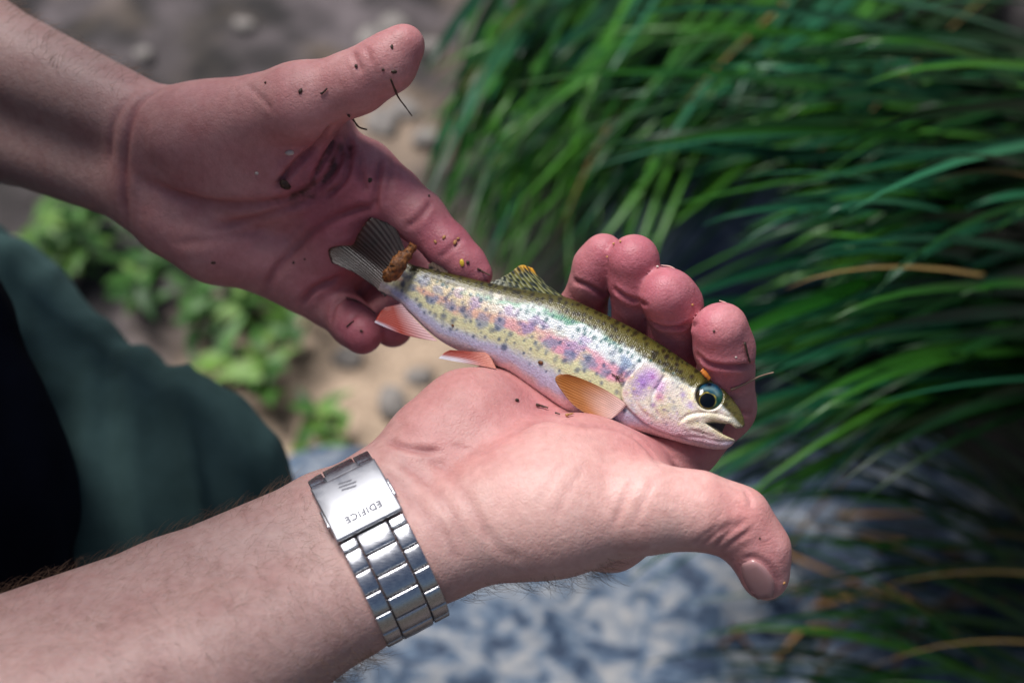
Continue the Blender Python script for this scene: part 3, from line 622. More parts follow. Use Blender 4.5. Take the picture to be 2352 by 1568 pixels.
fin('pectoral_fin', [(1446, 930), (1430, 948), (1412, 962)], [(1314, 862), (1294, 864), (1286, 876), (1302, 903), (1324, 930), (1352, 950)], lambda u, v: 8.6 + 2.2 * v * (1 - u) + .6 * v,
    lambda u, v, r: mx(mx(mx(srgb(226, 190, 182), srgb(186, 126, 78), v * 1.7 - .1), srgb(160, 96, 30), v * 1.8 - .45 - .5 * u), srgb(226, 200, 166), max(0, r - .8) * 1.2 * nz(u, v, 5) + .25 * sst(.9, 1, v) * u) * (.86 + .28 * nz(u, v, 14)), 13, b0=-.05, amp=.06)
fin('pelvic_fin', [(1124, 811), (1135, 826), (1146, 848)], [(1042, 806), (1030, 812), (1016, 825)], lambda u, v: 4.5 + 1.2 * v,
    lambda u, v, r: mx(mx(srgb(222, 150, 130), ORRED, v * 2), srgb(228, 226, 236), sst(.62, .9, u) * sst(.15, .8, v) + .15 * max(0, r - .5)) , 9, amp=.05)
fin('anal_fin', [(926, 699), (960, 738), (1008, 784)], [(890, 708), (878, 722), (867, 742)], lambda u, v: 2.2 + 1.5 * v,
    lambda u, v, r: mx(mx(mx(srgb(222, 176, 176), ORRED, v * 2.2 - .2), srgb(206, 168, 164), sst(.3, 0, u) * sst(.55, .8, v) * nz(u, v)), srgb(226, 222, 236), sst(.82, 1, u) * sst(.55, .95, v) + .15 * max(0, r - .55)), 12, b1=.05, amp=.06)
_ds = [((i + .5 * (k % 2) + .3 * rg.random()) / 9.0, (k + .5) / 5.0 + .05 * rg.normal()) for k in range(5) for i in range(9)]
def dcol(u, v, r):
    c = mx(srgb(112, 112, 52), srgb(176, 178, 150), max(0, r) * .7); c = mx(c, srgb(226, 166, 40), sst(.72, .95, v) * sst(.55, .1, u)); c = mx(c, srgb(200, 202, 204), sst(.55, .95, u) * .45)
    d = min(math.hypot((u - a) * 26, (v - b) * 9 + (u - a) * 6) for a, b in _ds); return mx(c, srgb(20, 36, 44), sst(1.05, .6, d) * .92)
fin('dorsal_fin', [(1304, 685), (1220, 671), (1126, 653)], [(1222, 615), (1196, 608), (1172, 624), (1150, 637), (1124, 649)], lambda u, v: -.6 - .4 * v, dcol, 13, b0=.06, amp=.16)
fin('adipose_fin', [(984, 620), (1006, 625), (1030, 632)], [(982, 606), (1000, 600), (1022, 612)], lambda u, v: -.8, lambda u, v, r: mx(srgb(108, 88, 74), srgb(40, 34, 30), sst(.45, .7, nz(u, v, 6))), 5, amp=.05)
def tcol(u, v, r):
    c = mx(srgb(96, 82, 76), srgb(46, 32, 28), v * 2.4); c = mx(c, srgb(58, 34, 26), sst(.75, 1, v)); c = mx(c, srgb(92, 84, 108), .6 * max(0, r - .5) * (.1 + .9 * abs(u - .5)) * nz(u, v, 7)); sp_ = nz(u * 2, v * 1.2, 11, 4)
    return mx(c, srgb(36, 28, 24), sst(.62, .74, sp_) * sst(.05, .2, v) * (.9 - .5 * abs(u - .45)))
fin('tail_fin', [(936, 600), (924, 622), (911, 643), (898, 664), (884, 681)], [(874, 480), (846, 504), (822, 538), (806, 560), (776, 561), (750, 571), (761, 604)], lambda u, v: -.2 - 1.2 * v + 1.6 * v * math.sin(u * 7), tcol, 17, b0=-.07, b1=-.06, amp=.1)
# ================================================================ wrist watch on the right arm
WC = P(862, 1250, .4335); wa = unit(P(920, 1210, .4365) - P(600, 1372, .4275)); wr = P(962, 1268, .431) - P(905, 1150, .442); wr = unit(wr - (wr @ wa) * wa); wnn = np.cross(wr, wa)
if wnn[1] < 0: wnn = -wnn
WA, WB = 29.0, 20.0
_th = np.linspace(-np.pi, np.pi, 4001)
_rp = np.stack([WA * np.sign(np.cos(_th)) * np.abs(np.cos(_th)) ** .92, WB * np.sign(np.sin(_th)) * np.abs(np.sin(_th)) ** .92], 1)
_sl = np.concatenate([[0], np.cumsum(np.linalg.norm(np.diff(_rp, axis=0), axis=1))]); _z0 = np.interp(0, _th, _sl); PERI = _sl[-1]
def ring(s, off, ax):
    """s: arc length from the thumb side, positive towards the palm side; off: height above the band; ax: along the forearm"""
    q = (s + _z0) % PERI; x, y = np.interp(q, _sl, _rp[:, 0]), np.interp(q, _sl, _rp[:, 1]); e = .5
    x2, y2 = np.interp((q + e) % PERI, _sl, _rp[:, 0]), np.interp((q + e) % PERI, _sl, _rp[:, 1]); x1, y1 = np.interp((q - e) % PERI, _sl, _rp[:, 0]), np.interp((q - e) % PERI, _sl, _rp[:, 1])
    n = unit([y2 - y1, -(x2 - x1)]); p = np.array([x, y]) + n * off
    return WC + p[0] * wr + p[1] * wnn + ax * wa
steel = mat('brushed_steel', (.60, .61, .64), .3, Metallic=1.0); s = NT(steel); co = s.co(); mp = s.n('Mapping'); s.l(co, mp.inputs[0]); mp.inputs['Rotation'].default_value = (.2, .3, .5); mp.inputs['Scale'].default_value = (1, 12, 12)
nn_ = s.noise(mp.outputs[0], 260, 3); s.to('Roughness', s.math('MULTIPLY_ADD', nn_, .26, .16)); s.to('Normal', s.bump(nn_, .10, .0003)); s.to('Base Color', s.ramp(nn_, [(.3, (.50, .51, .55)), (.7, (.68, .69, .71))]))
polish = mat('polished_steel', (.56, .57, .60), .12, Metallic=1.0); s = NT(polish); sm = s.noise(s.co(), 130, 4, .6, 1.0); s.to('Roughness', s.ramp(sm, [(.4, .40), (.65, .55)]))
engr = mat('engraving', (.28, .28, .31), 1.0, Specular_IOR_Level=0.0); dialm = mat('dial', (.01, .012, .016), .25); glassm = mat('watch_glass', (.02, .025, .03), .03, Coat_Weight=1.0)
watch = empty('wristwatch', toW(WC))
tag(watch, 'silver steel bracelet watch worn on the bare wrist, clasp turned to the palm side', 'watch')
def plate(name, s0, s1, a0, a1, o0, o1, m, parent=watch, ns=8, na_=4, bev=.45, bow=0.0):
    """a bevelled plate bent round the wrist"""
    sv = np.concatenate([[s0, s0 + bev * .35, s0 + bev], np.linspace(s0 + bev, s1 - bev, ns)[1:-1], [s1 - bev, s1 - bev * .35, s1]])
    av = np.concatenate([[a0, a0 + bev * .35, a0 + bev], np.linspace(a0 + bev, a1 - bev, na_)[1:-1], [a1 - bev, a1 - bev * .35, a1]])
    h = lambda t, lo, hi: bev * (1 - math.sqrt(max(0, 1 - (1 - min(1, min(t - lo, hi - t) / bev)) ** 2)))
    T = []; Bt = []
    for x in sv:
        for y in av:
            d = max(h(x, s0, s1), h(y, a0, a1)); bw = bow * (1 - ((x - (s0 + s1) / 2) / ((s1 - s0) / 2)) ** 2)
            T.append(ring(x, o1 - d + bw, y)); Bt.append(ring(x, o0, y))
    n, m_ = len(sv), len(av); K = n * m_; fs = []
    for i in range(n - 1):
        for j in range(m_ - 1):
            q = [i * m_ + j, i * m_ + j + 1, (i + 1) * m_ + j + 1, (i + 1) * m_ + j]; fs += [q, [v + K for v in q[::-1]]]
    bd = list(range(m_)) + [i * m_ + m_ - 1 for i in range(1, n)] + [(n - 1) * m_ + j for j in range(m_ - 2, -1, -1)] + [i * m_ for i in range(n - 2, 0, -1)]
    fs += [[a, a + K, b + K, b] for a, b in zip(bd, bd[1:] + bd[:1])]
    o = mk(name, toW(np.vstack([T, Bt])), fs, m, parent); return o
HW = 10.3
CS0, CS1 = 34.0, 54.5                # clasp on the palm side
PIT = 6.7
s_ = CS0 - .5; row = 0
while s_ - PIT > -PERI / 2 + 24:
    plate('center_link', s_ - PIT + .35, s_ - .05, -4.9, 4.9, -.9, 1.35, steel, bow=.25)
    for sd in (-1, 1):
        a0, a1 = sorted((sd * 5.25, sd * HW)); plate('side_link', s_ - PIT * 1.5 + .35, s_ - PIT * .5 - .05, a0, a1, -.9, 1.15, steel, bow=.25)
    if row == 0:
        for sd in (-1, 1):
            a0, a1 = sorted((sd * 5.25, sd * HW)); plate('side_link', s_ - PIT * .5 + .35, s_ - .05, a0, a1, -.9, 1.15, steel)
    s_ -= PIT; row += 1
S_END_A = s_
s_ = CS1 + 1.2
while s_ + PIT < PERI / 2 + _z0 * 0 + 26 and s_ + PIT < PERI + S_END_A - 40:
    plate('center_link', s_ + .05, s_ + PIT - .35, -4.9, 4.9, -.9, 1.35, steel, bow=.25)
    for sd in (-1, 1):
        a0, a1 = sorted((sd * 5.25, sd * HW)); plate('side_link', s_ + .05, s_ + PIT - .35, a0, a1, -.9, 1.15, steel, bow=.25)
    s_ += PIT
clasp = plate('clasp', CS0, CS1, -HW - .3, HW + .3, -.6, 2.5, polish, ns=24, na_=6, bev=.6)
plate('clasp_hinge', CS1 - .2, CS1 + 3.2, -5.4, 5.4, -.6, 1.9, polish, ns=5); 
for sd in (-1, 1):
    a0, a1 = sorted((sd * 5.6, sd * HW)); plate('hinge_lug', CS1 - .2, CS1 + 2.2, a0, a1, -.6, 1.6, steel, ns=4)
    a0, a1 = sorted((sd * (HW - .6), sd * (HW + .9))); plate('push_button', CS0 + 5.2, CS0 + 11.5, a0, a1, -.2, 2.0, steel, ns=6, bev=.4)
def lettering(body_, size, s_mid, a_mid, name, shear=0.0):
    cu = bpy.data.curves.new(name, 'FONT'); cu.body = body_; cu.size = size; cu.align_x = 'CENTER'; cu.align_y = 'CENTER'; cu.space_character = 1.15; cu.shear = shear; cu.resolution_u = 3; cu.offset = .14
    t = bpy.data.objects.new(name, cu); COL.objects.link(t); dg = bpy.context.evaluated_depsgraph_get(); me = bpy.data.meshes.new_from_object(t.evaluated_get(dg))
    v = np.array([q.co[:] for q in me.vertices]); f = [tuple(p.vertices) for p in me.polygons]; bpy.data.objects.remove(t); bpy.data.curves.remove(cu); bpy.data.meshes.remove(me)
    W = [ring(s_mid - y, 2.62, a_mid - x) for x, y, _ in v]                # reads from the hand towards the elbow, upside down to the viewer
    return mk(name, toW(W), f, engr, clasp, smooth=False)
lettering('EDIFICE', 3.0, CS0 + 4.6, .2, 'lettering')
for k, (a0, a1) in enumerate(((-2.2, 1.6), (-2.6, 2.2), (-2.2, 1.2))):       # emblem: three slanted bars
    c0 = CS0 + 14.2 + k * 1.35; W = [ring(c0, 2.6, a0 - .5), ring(c0 - .9, 2.6, a1), ring(c0 - .42, 2.6, a1 + .5), ring(c0 + .48, 2.6, a0)]
    mk('emblem_bar', toW(W), [[0, 1, 2, 3]], engr, clasp, smooth=False)
# case on the back of the wrist
sC = -(PERI / 2) + _z0 * 0; cS = np.interp(-np.pi / 2, _th, _sl) - _z0
cc_ = ring(cS, 0, 0); cn = unit(ring(cS, 10, 0) - cc_); ct = np.cross(cn, wa)
def disc(name, prof, m, parent=watch, n=56, shift=0.0):
    V_, fs = [], []
    for r, z in prof:
        for j in range(n):
            t = 2 * np.pi * j / n; V_.append(cc_ + cn * z + r * (math.cos(t) * wa + math.sin(t) * ct))
    for i in range(len(prof) - 1):
        for j in range(n): fs.append([i * n + j, i * n + (j + 1) % n, (i + 1) * n + (j + 1) % n, (i + 1) * n + j])
    fs += [list(range(n))[::-1], [(len(prof) - 1) * n + j for j in range(n)]]
    return mk(name, toW(V_), fs, m, parent)
case = disc('case', [(16, -1), (19.5, 0), (20.5, 2), (20.5, 6), (19.6, 7.2)], steel); disc('bezel', [(19.4, 7.1), (19.2, 8.6), (17.4, 9.4), (16.6, 9.2)], polish); disc('glass', [(16.7, 8.4), (16.7, 9.1), (10, 9.5), (1, 9.6)], glassm)
kn = cc_ + cn * 4 + ct * 0; Vt, ft = tube([cc_ + cn * 4 + wa * 20, cc_ + cn * 4 + wa * 23.5], [2.6, 2.8], 14); mk('crown', toW(Vt), ft, steel, watch)
# ================================================================ clothes (children of the person)
def cloth_mesh(vol, amp, seed, dirv, n=3):
    V_, Q_ = vol.mesh(n); N_ = normals(V_, Q_); d = unit(dirv); al = V_ @ d; pr = V_ - np.outer(al, d)
    wv = fbm(np.column_stack([al / 260, pr[:, 1] / 38, pr[:, 0] / 38]), 2, seed); rg_ = 1 - np.abs(2 * fbm(np.column_stack([al / 170, pr[:, 0] / 17 + .3 * np.sin(al / 60), pr[:, 1] / 40]), 2, seed + 5) - 1)
    fine = fbm(V_ / 14, 2, seed + 9)
    return V_ + N_ * (amp * (.7 * (wv - .5) + 1.3 * (rg_ ** 2 - .5)) + amp * .25 * (fine - .5))[:, None], Q_
knee, thigh = P(335, 1182, .602), P(-210, 905, .665)
vT = Vol((-560, -560, -1130), (-10, 130, -480), 4)
down = np.array([0, -math.sin(rad(90 - PITCH)) , -math.cos(rad(90 - PITCH))])
ank = knee + down * 440 + cm(-60, 0, 0)
vT.chain([hip, thigh, knee], [100, 80, 56], 30, 10); vT.chain([knee, knee + down * 200 + cm(-50, 0, 0), ank], [56, 62, 54], 20, 25)
hipL = hip + cm(-40, 120, -140); kneeL = hipL + down * 300 + cm(90, 60, 0); vT.chain([hip, hipL, kneeL], [95, 90, 66], 30, 30)
VT, QT = cloth_mesh(vT, 4.6, 3, (.18, -.93, .25), 2)
trm = mat('trouser_cloth', rough=.9, Specular_IOR_Level=.1); s = NT(trm); co = s.co(); nf = s.noise(co, 30, 4); wv = s.noise(co, 1800, 2); s.to('Base Color', s.ramp(nf, [(.3, srgb(54, 76, 75)), (.7, srgb(74, 100, 99))])); s.to('Normal', s.bump(wv, .25, .0006))
mk('trousers', toW(VT), QT, trm, person)
vS = Vol((-760, -330, -860), (-85, 470, -90), 5)
vS.chain([shR, shR * .55 + elR * .45], [68, 62], 15, 15); vS.chain([shL, shL * .55 + elL * .45], [68, 62], 15, 15)
vS.chain([shR, (shR + shL) / 2 + cm(-30, 0, 20), shL], [84, 104, 84], 30, 40); vS.chain([(shR + shL) / 2, belly + cm(-60, 20, 0)], [118, 92], 40, 50); vS.chain([P(-400, 560, .54), P(-335, 760, .53), P(-310, 960, .525), P(-180, 1200, .522)], [38, 42, 48, 50], 30, 30); vS.chain([P(-180, 1200, .522), P(-300, 1500, .55)], [50, 60], 30, 30)
VS, QS = cloth_mesh(vS, 7, 21, (.3, -.8, .4))
shm = mat('shirt_cloth', rough=.95, Specular_IOR_Level=.05); s = NT(shm); co = s.co(); nf = s.noise(co, 20, 4); s.to('Base Color', s.ramp(nf, [(.3, srgb(7, 11, 22)), (.7, srgb(13, 19, 34))])); s.to('Normal', s.bump(s.noise(co, 1500, 2), .25, .0006))
mk('shirt', toW(VS), QS, shm, person)
vb = Vol(ank - 190, ank + 190, 5); fw = np.array([1.0, 0, 0]); sole = ank + down * ((toW(ank)[2] * 1000) - 42)
vb.chain([ank, sole + cm(0, 0, 0)], [62, 48], 20, 10); vb.chain([sole, sole + fw * 150], [42, 38], 20, 25); VBt, QBt = vb.mesh(2)
mk('boot', toW(VBt), QBt, mat('boot_leather', srgb(58, 46, 36), .7), person)

# ---- sun hat on the bowed head: out of view, added to shade the left hand
hatm = mat('shade_hat_cloth', srgb(92, 88, 70), .9); hu = unit(upv * .93 + fwv * .37); h1_ = unit(np.cross(hu, [0, 0, 1.0])); h2_ = np.cross(hu, h1_); hc_ = headc + hu * 34; prof_ = [(0, 92), (40, 90), (70, 78), (88, 50), (94, 12), (98, 4), (125, -3), (152, -12), (153, -15), (124, -7), (95, -2), (84, 30), (60, 70), (0, 84)]
hv_ = [hc_ + hu * z_ + r_ * (math.cos(t_) * h1_ + math.sin(t_) * h2_) for r_, z_ in prof_ for t_ in np.linspace(0, 2 * np.pi, 48, endpoint=False)]
hf_ = [[i * 48 + j, i * 48 + (j + 1) % 48, (i + 1) * 48 + (j + 1) % 48, (i + 1) * 48 + j] for i in range(len(prof_) - 1) for j in range(48)]
mk('hat', toW(np.array(hv_)), hf_, hatm, person)

# ---- arm hair: fine curled strands rooted in the skin
def strands(V_, N_, sel, n, seed, dirv, lmin, lmax, wr_=.045):
    g = np.random.default_rng(seed); ids = np.where(sel)[0]; ids = g.choice(ids, n); VV, FF, k = [], [], 0
    for i in ids:
        p, nn = V_[i] + g.normal(0, .4, 3), N_[i]; L = g.uniform(lmin, lmax); t = unit(dirv + g.normal(0, .45, 3)); t = unit(t - (t @ nn) * nn); cur = g.normal(0, .9); side = np.cross(nn, t); pts = [p - nn * .3]
        for j in range(1, 6):
            f = j / 5; d = unit(nn * (.9 - .75 * f) + t * (.45 + .7 * f) + side * cur * f); pts.append(pts[-1] + d * L / 5)
        pts = np.array(pts); a = np.cross(np.gradient(pts, axis=0), nn); a /= np.linalg.norm(a, axis=1)[:, None] + 1e-9; b = np.cross(np.gradient(pts, axis=0), a); b /= np.linalg.norm(b, axis=1)[:, None] + 1e-9
        r = (wr_ * np.array([1, 1, .95, .85, .65, .25]))[:, None]
        VV.append(np.stack([pts + a * r, pts - .5 * a * r + .87 * b * r, pts - .5 * a * r - .87 * b * r], 1).reshape(-1, 3))
        q = np.array([[3 * u + v, 3 * u + (v + 1) % 3, 3 * u + 3 + (v + 1) % 3, 3 * u + 3 + v] for u in range(5) for v in range(3)]); FF.append(q + k); k += 18
    return np.vstack(VV), np.vstack(FF)
hairm = mat('arm_hair', srgb(128, 100, 78), .5)
axR = -wa; dR_ = (VR - WC) @ wa
hn = (NR @ unit(cm(.2, -1, -.5)))
h1 = strands(VR, NR, (dR_ < -13) & (qR[:, 0] > -80) & (NR[:, 2] > -.6), 3000, 5, unit(.5 * wa + .8 * wr - .3 * wnn), 4, 9, .028)
h2 = strands(VR, NR, (dR_ < -14) & (dR_ > -110) & (hn > .35), 2600, 6, unit(.4 * wa + cm(0, -.6, -.2)), 6, 12, .034)
h3 = strands(VR, NR, (dR_ > 14) & (qR[:, 0] > 1000) & (qR[:, 0] < 1400) & (qR[:, 1] > 1255) & (hn > .5), 420, 7, unit(.7 * wa + cm(0, -.5, -.3)), 6, 11, .04)
h4 = strands(VL, NL, (qL[:, 0] < 470) & (armL > .6) & (NL @ unit(cm(.3, .9, -.1)) > .1), 1800, 8, unit(cm(.8, .3, 0)), 4, 8)
Vh = []; Fh = []; k_ = 0
for v_, f_ in (h1, h2, h3, h4): Vh.append(v_); Fh.append(f_ + k_); k_ += len(v_)
ha = mk('arm_hair', toW(np.vstack(Vh)), np.vstack(Fh), hairm, person); ha['kind'] = 'stuff'
# ================================================================ the bank: ground, stones, weeds, sedge
G = np.random.default_rng(42)
def axis_(a, b, h, far):
    m = np.arange(a, b, h); o = [];  d = h
    x = b
    while x < far: o.append(x); d *= 1.35; x += d
    lo = []; d = h; x = a - h
    while x > -far: lo.append(x); d *= 1.35; x -= d
    return np.array(lo[::-1] + list(m) + o + [far])
gxs, gys = axis_(-.85, .85, .007, 80), axis_(.15, 1.75, .007, 80)
GX, GY = np.meshgrid(gxs, gys, indexing='ij'); gp = np.stack([GX.ravel(), GY.ravel(), 0 * GX.ravel()], 1)
gz = .05 * (fbm(gp * 3.1, 3, 2) - .5) + .018 * (fbm(gp * 14, 3, 4) - .5) + .010 * (fbm(gp * 45, 2, 8) - .5)
def gheight(x, y):
    p = np.array([[x, y, 0.]]); return float((.05 * (fbm(p * 3.1, 3, 2) - .5) + .018 * (fbm(p * 14, 3, 4) - .5) + .010 * (fbm(p * 45, 2, 8) - .5))[0])
def patch(lst):
    r = np.zeros(len(gp))
    for x, y, rx, w in lst: c_ = groundpt(x, y); r = r + w * np.exp(-((gp[:, 0] - c_[0]) ** 2 + (gp[:, 1] - c_[1]) ** 2) / rx ** 2)
    return r
na1, na2 = fbm(gp * 16, 3, 31), fbm(gp * 50, 3, 35)
sand = np.clip(patch([(850, 900, .11, 1.1), (760, 1010, .09, .8), (930, 820, .09, .8), (640, 690, .08, .45), (980, 1000, .10, .8), (930, 290, .08, .6), (1000, 600, .08, .5), (1000, 1150, .12, .6)]) + (na1 - .5) * .9, 0, 1)
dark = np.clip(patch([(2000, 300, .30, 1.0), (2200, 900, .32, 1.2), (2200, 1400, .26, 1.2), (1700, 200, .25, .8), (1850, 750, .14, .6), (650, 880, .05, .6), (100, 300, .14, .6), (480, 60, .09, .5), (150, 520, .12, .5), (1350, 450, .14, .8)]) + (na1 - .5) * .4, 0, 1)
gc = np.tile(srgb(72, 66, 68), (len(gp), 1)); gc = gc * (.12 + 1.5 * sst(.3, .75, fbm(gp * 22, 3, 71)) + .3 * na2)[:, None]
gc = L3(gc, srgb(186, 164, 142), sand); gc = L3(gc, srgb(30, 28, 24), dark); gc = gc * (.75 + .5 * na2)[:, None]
far_ = sst(.25, .9, np.maximum(np.maximum(np.abs(gp[:, 0]) - .85, gp[:, 1] - 1.75), .15 - gp[:, 1])); gc = L3(gc, srgb(74, 68, 60), far_); gz = gz * (1 - far_)
nx_, ny_ = len(gxs), len(gys); ii = np.arange(nx_ * ny_).reshape(nx_, ny_)
gq = np.stack([ii[:-1, :-1].ravel(), ii[1:, :-1].ravel(), ii[1:, 1:].ravel(), ii[:-1, 1:].ravel()], 1)
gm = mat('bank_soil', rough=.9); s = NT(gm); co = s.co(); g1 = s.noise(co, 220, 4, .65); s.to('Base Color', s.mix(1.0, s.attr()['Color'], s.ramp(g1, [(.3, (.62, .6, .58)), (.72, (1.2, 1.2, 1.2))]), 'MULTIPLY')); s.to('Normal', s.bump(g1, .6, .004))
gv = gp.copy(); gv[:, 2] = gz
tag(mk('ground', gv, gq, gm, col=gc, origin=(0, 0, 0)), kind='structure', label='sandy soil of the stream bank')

# ---- stones
def stone(label, x, y, sx, sy, sz, rot, seed, m, grp=None, sub=4):
    c_ = groundpt(x, y); bm = bmesh.new(); bmesh.ops.create_icosphere(bm, subdivisions=sub, radius=1.0)
    v_ = np.array([q.co[:] for q in bm.verts]); f_ = [[w.index for w in q.verts] for q in bm.faces]; bm.free()
    v_ = np.sign(v_) * np.abs(v_) ** .8; k_ = 1 + .8 * (fbm(v_ * 1.3 + seed, 3, seed) - .5) + .22 * (.5 - np.abs(2 * fbm(v_ * 4 + seed, 3, seed + 3) - 1)); v_ = v_ * k_[:, None]
    cr_, sr_ = math.cos(rot), math.sin(rot); v_ = v_ * [sx, sy, sz]; v_ = np.stack([v_[:, 0] * cr_ - v_[:, 1] * sr_, v_[:, 0] * sr_ + v_[:, 1] * cr_, v_[:, 2]], 1)
    return tag(mk('stone', v_ + [c_[0], c_[1], gheight(c_[0], c_[1]) + sz * .15], f_, m, smooth=True), label, 'stone', grp)
slate = mat('mottled_slate', rough=.75); s = NT(slate); co = s.co(); mp = s.n('Mapping'); s.l(co, mp.inputs[0]); mp.inputs['Scale'].default_value = (1, 1.5, 1); mp.inputs['Rotation'].default_value = (0, 0, .7)
m1 = s.noise(mp.outputs[0], 44, 6, .6, .7); m2 = s.noise(co, 90, 4, .6); cl = s.ramp(m1, [(.40, srgb(34, 52, 76)), (.47, srgb(78, 98, 120)), (.54, srgb(116, 124, 134)), (.66, srgb(150, 150, 150))])
s.to('Base Color', s.mix(.5, cl, s.ramp(m2, [(.3, (.6, .62, .66)), (.7, (1.1, 1.1, 1.1))]), 'MULTIPLY')); s.to('Normal', s.bump(m2, .5, .004))
blue = mat('blue_grey_stone', rough=.7); s = NT(blue); co = s.co(); m1 = s.noise(co, 24, 6, .6, .5); s.to('Base Color', s.ramp(m1, [(.36, srgb(26, 40, 58)), (.52, srgb(60, 78, 102)), (.60, srgb(120, 130, 144)), (.70, srgb(160, 164, 170))])); s.to('Normal', s.bump(m1, .5, .006))
pale = mat('pale_stone', rough=.8); s = NT(pale); co = s.co(); m1 = s.noise(co, 60, 4, .6); s.to('Base Color', s.ramp(m1, [(.3, srgb(90, 86, 84)), (.7, srgb(146, 140, 134))])); s.to('Normal', s.bump(m1, .5, .004))
stone('broad slate rock mottled white and blue-grey, under the watch hand', 1130, 1560, .225, .20, .10, .2, 3, slate, sub=5)
stone('dark blue-grey rock with white veins beside the mottled slate', 1800, 1450, .21, .19, .08, .5, 9, blue, sub=5)
lblue = mat('light_blue_stone', rough=.7); s = NT(lblue); m1 = s.noise(s.co(), 40, 5, .6, .4); s.to('Base Color', s.ramp(m1, [(.35, srgb(92, 106, 132)), (.6, srgb(150, 160, 182))])); s.to('Normal', s.bump(m1, .5, .004))
stone('light blue-grey stone half hidden under drooping sedge blades', 1600, 640, .085, .06, .13, .4, 14, lblue)
stone('small blue-grey stone among sedge just beyond the fingertips', 1720, 640, .06, .045, .05, .1, 15, lblue)
stone('pale grey rock below the curled fingers, crossed by sedge', 1760, 1080, .075, .055, .04, .9, 17, slate)
stone('blue-grey cobble tucked among dark sedge stems', 1960, 1180, .05, .04, .028, .2, 19, blue)
for i, (x, y, r) in enumerate(((860, 95, .020), (905, 52, .014), (985, 100, .015), (930, 250, .016), (880, 275, .020), (560, 60, .012), (330, 130, .010), (980, 310, .014))):
    stone('pale rounded pebble on the dark soil behind the raised thumb', x, y, r, r * G.uniform(.7, .9), r * .6, G.uniform(0, 3), 30 + i, pale, 'pale pebbles on the dark soil', sub=3)
for i, (x, y, r) in enumerate(((900, 930, .014), (960, 870, .011), (800, 830, .012), (1010, 950, .013), (740, 1080, .010))):
    stone('small sand-coloured pebble on the bare sand between the arms', x, y, r, r * .8, r * .55, G.uniform(0, 3), 60 + i, pale, 'pebbles on the sand patch', sub=3)

# ---- weeds with oval leaves
def leaf_mesh(name, L, W, fold, bend, m):
    n = 7; v_, f_ = [], []
    for i in range(n):
        t = i / (n - 1); w = W * math.sin(math.pi * min(1, t ** .75 * .97 + .03)) * .5; z = bend * L * t * t
        for sd in (-1, 0, 1): v_.append((L * t, sd * w, z + abs(sd) * fold * w))
    for i in range(n - 1):
        for j in range(2): f_.append((i * 3 + j, (i + 1) * 3 + j, (i + 1) * 3 + j + 1, i * 3 + j + 1))
    me = bpy.data.meshes.new(name); me.from_pydata(v_, [], f_); me.polygons.foreach_set('use_smooth', [True] * len(f_)); me.materials.append(m); return me
def green(name, c1_, c2_, sc_=18, rough=.5):
    m = mat(name, rough=rough, Specular_IOR_Level=.25); s = NT(m); oi = s.n('ObjectInfo').outputs['Random']; nf = s.noise(s.co(), sc_, 3); f = s.math('ADD', s.math('MULTIPLY', oi, .6), s.math('MULTIPLY', nf, .4))
    s.to('Base Color', s.ramp(f, [(.2, c1_), (.8, c2_)])); s.b.inputs['Transmission Weight'].default_value = 0; return m
lg = [green('weed_leaf_bright', srgb(50, 86, 30), srgb(100, 134, 58)), green('weed_leaf_mid', srgb(34, 66, 28), srgb(66, 106, 46))]
lms = [leaf_mesh('leaf', L, W, .25, b_, m) for m in lg for L, W, b_ in ((.034, .017, -.25), (.026, .014, .1), (.044, .015, -.4))]
stem_m = mat('weed_stem', srgb(86, 120, 60), .6)
def weed(x, y, h, nl, lab, grp):
    c_ = groundpt(x, y, .01); z0 = gheight(c_[0], c_[1]); e = empty('weed', (c_[0], c_[1], z0)); tag(e, lab, 'weed', grp)
    lean = np.array([G.normal(0, .25), G.normal(0, .25), 1.0]) * h; v_, f_ = tube([c_ * [1, 1, 0] + [0, 0, z0 - .005], c_ * [1, 1, 0] + [0, 0, z0] + lean * .5, c_ * [1, 1, 0] + [0, 0, z0] + lean], [.0016, .0012, .0008], 6); mk('stem', v_, f_, stem_m, e)
    for k_ in range(nl):
        t = .25 + .75 * (k_ + 1) / nl; o = bpy.data.objects.new('leaf', lms[G.integers(len(lms))]); COL.objects.link(o); o.parent = e
        o.location = lean * t; o.rotation_euler = (G.normal(0, .25), G.uniform(-.75, .15), k_ * 2.4 + G.normal(0, .4)); sc_ = G.uniform(.6, 1.0); o.scale = (sc_,) * 3
for i in range(18):
    x, y = G.uniform(-40, 640), G.uniform(440, 720)
    if y > 560 + .45 * x: y -= 160
    weed(x, y + 60, G.uniform(.03, .09), int(G.integers(6, 11)), 'low leafy green weed growing between the raised forearm and the knee', 'weeds beside the knee')
for x, y in ((470, 740), (520, 790), (580, 720), (610, 830), (560, 860), (660, 760), (540, 700), (690, 700), (620, 900), (580, 660)):
    weed(x, y + 40, G.uniform(.03, .07), int(G.integers(6, 10)), 'yellow-green weed at the edge of the bare sand by the knee', 'weeds at the sand edge')
for x, y in ((728, 960), (715, 1060), (760, 1000)): weed(x, y + 20, .035, 6, 'tiny bright green seedling standing alone on the bare sand', 'seedlings on bare sand')

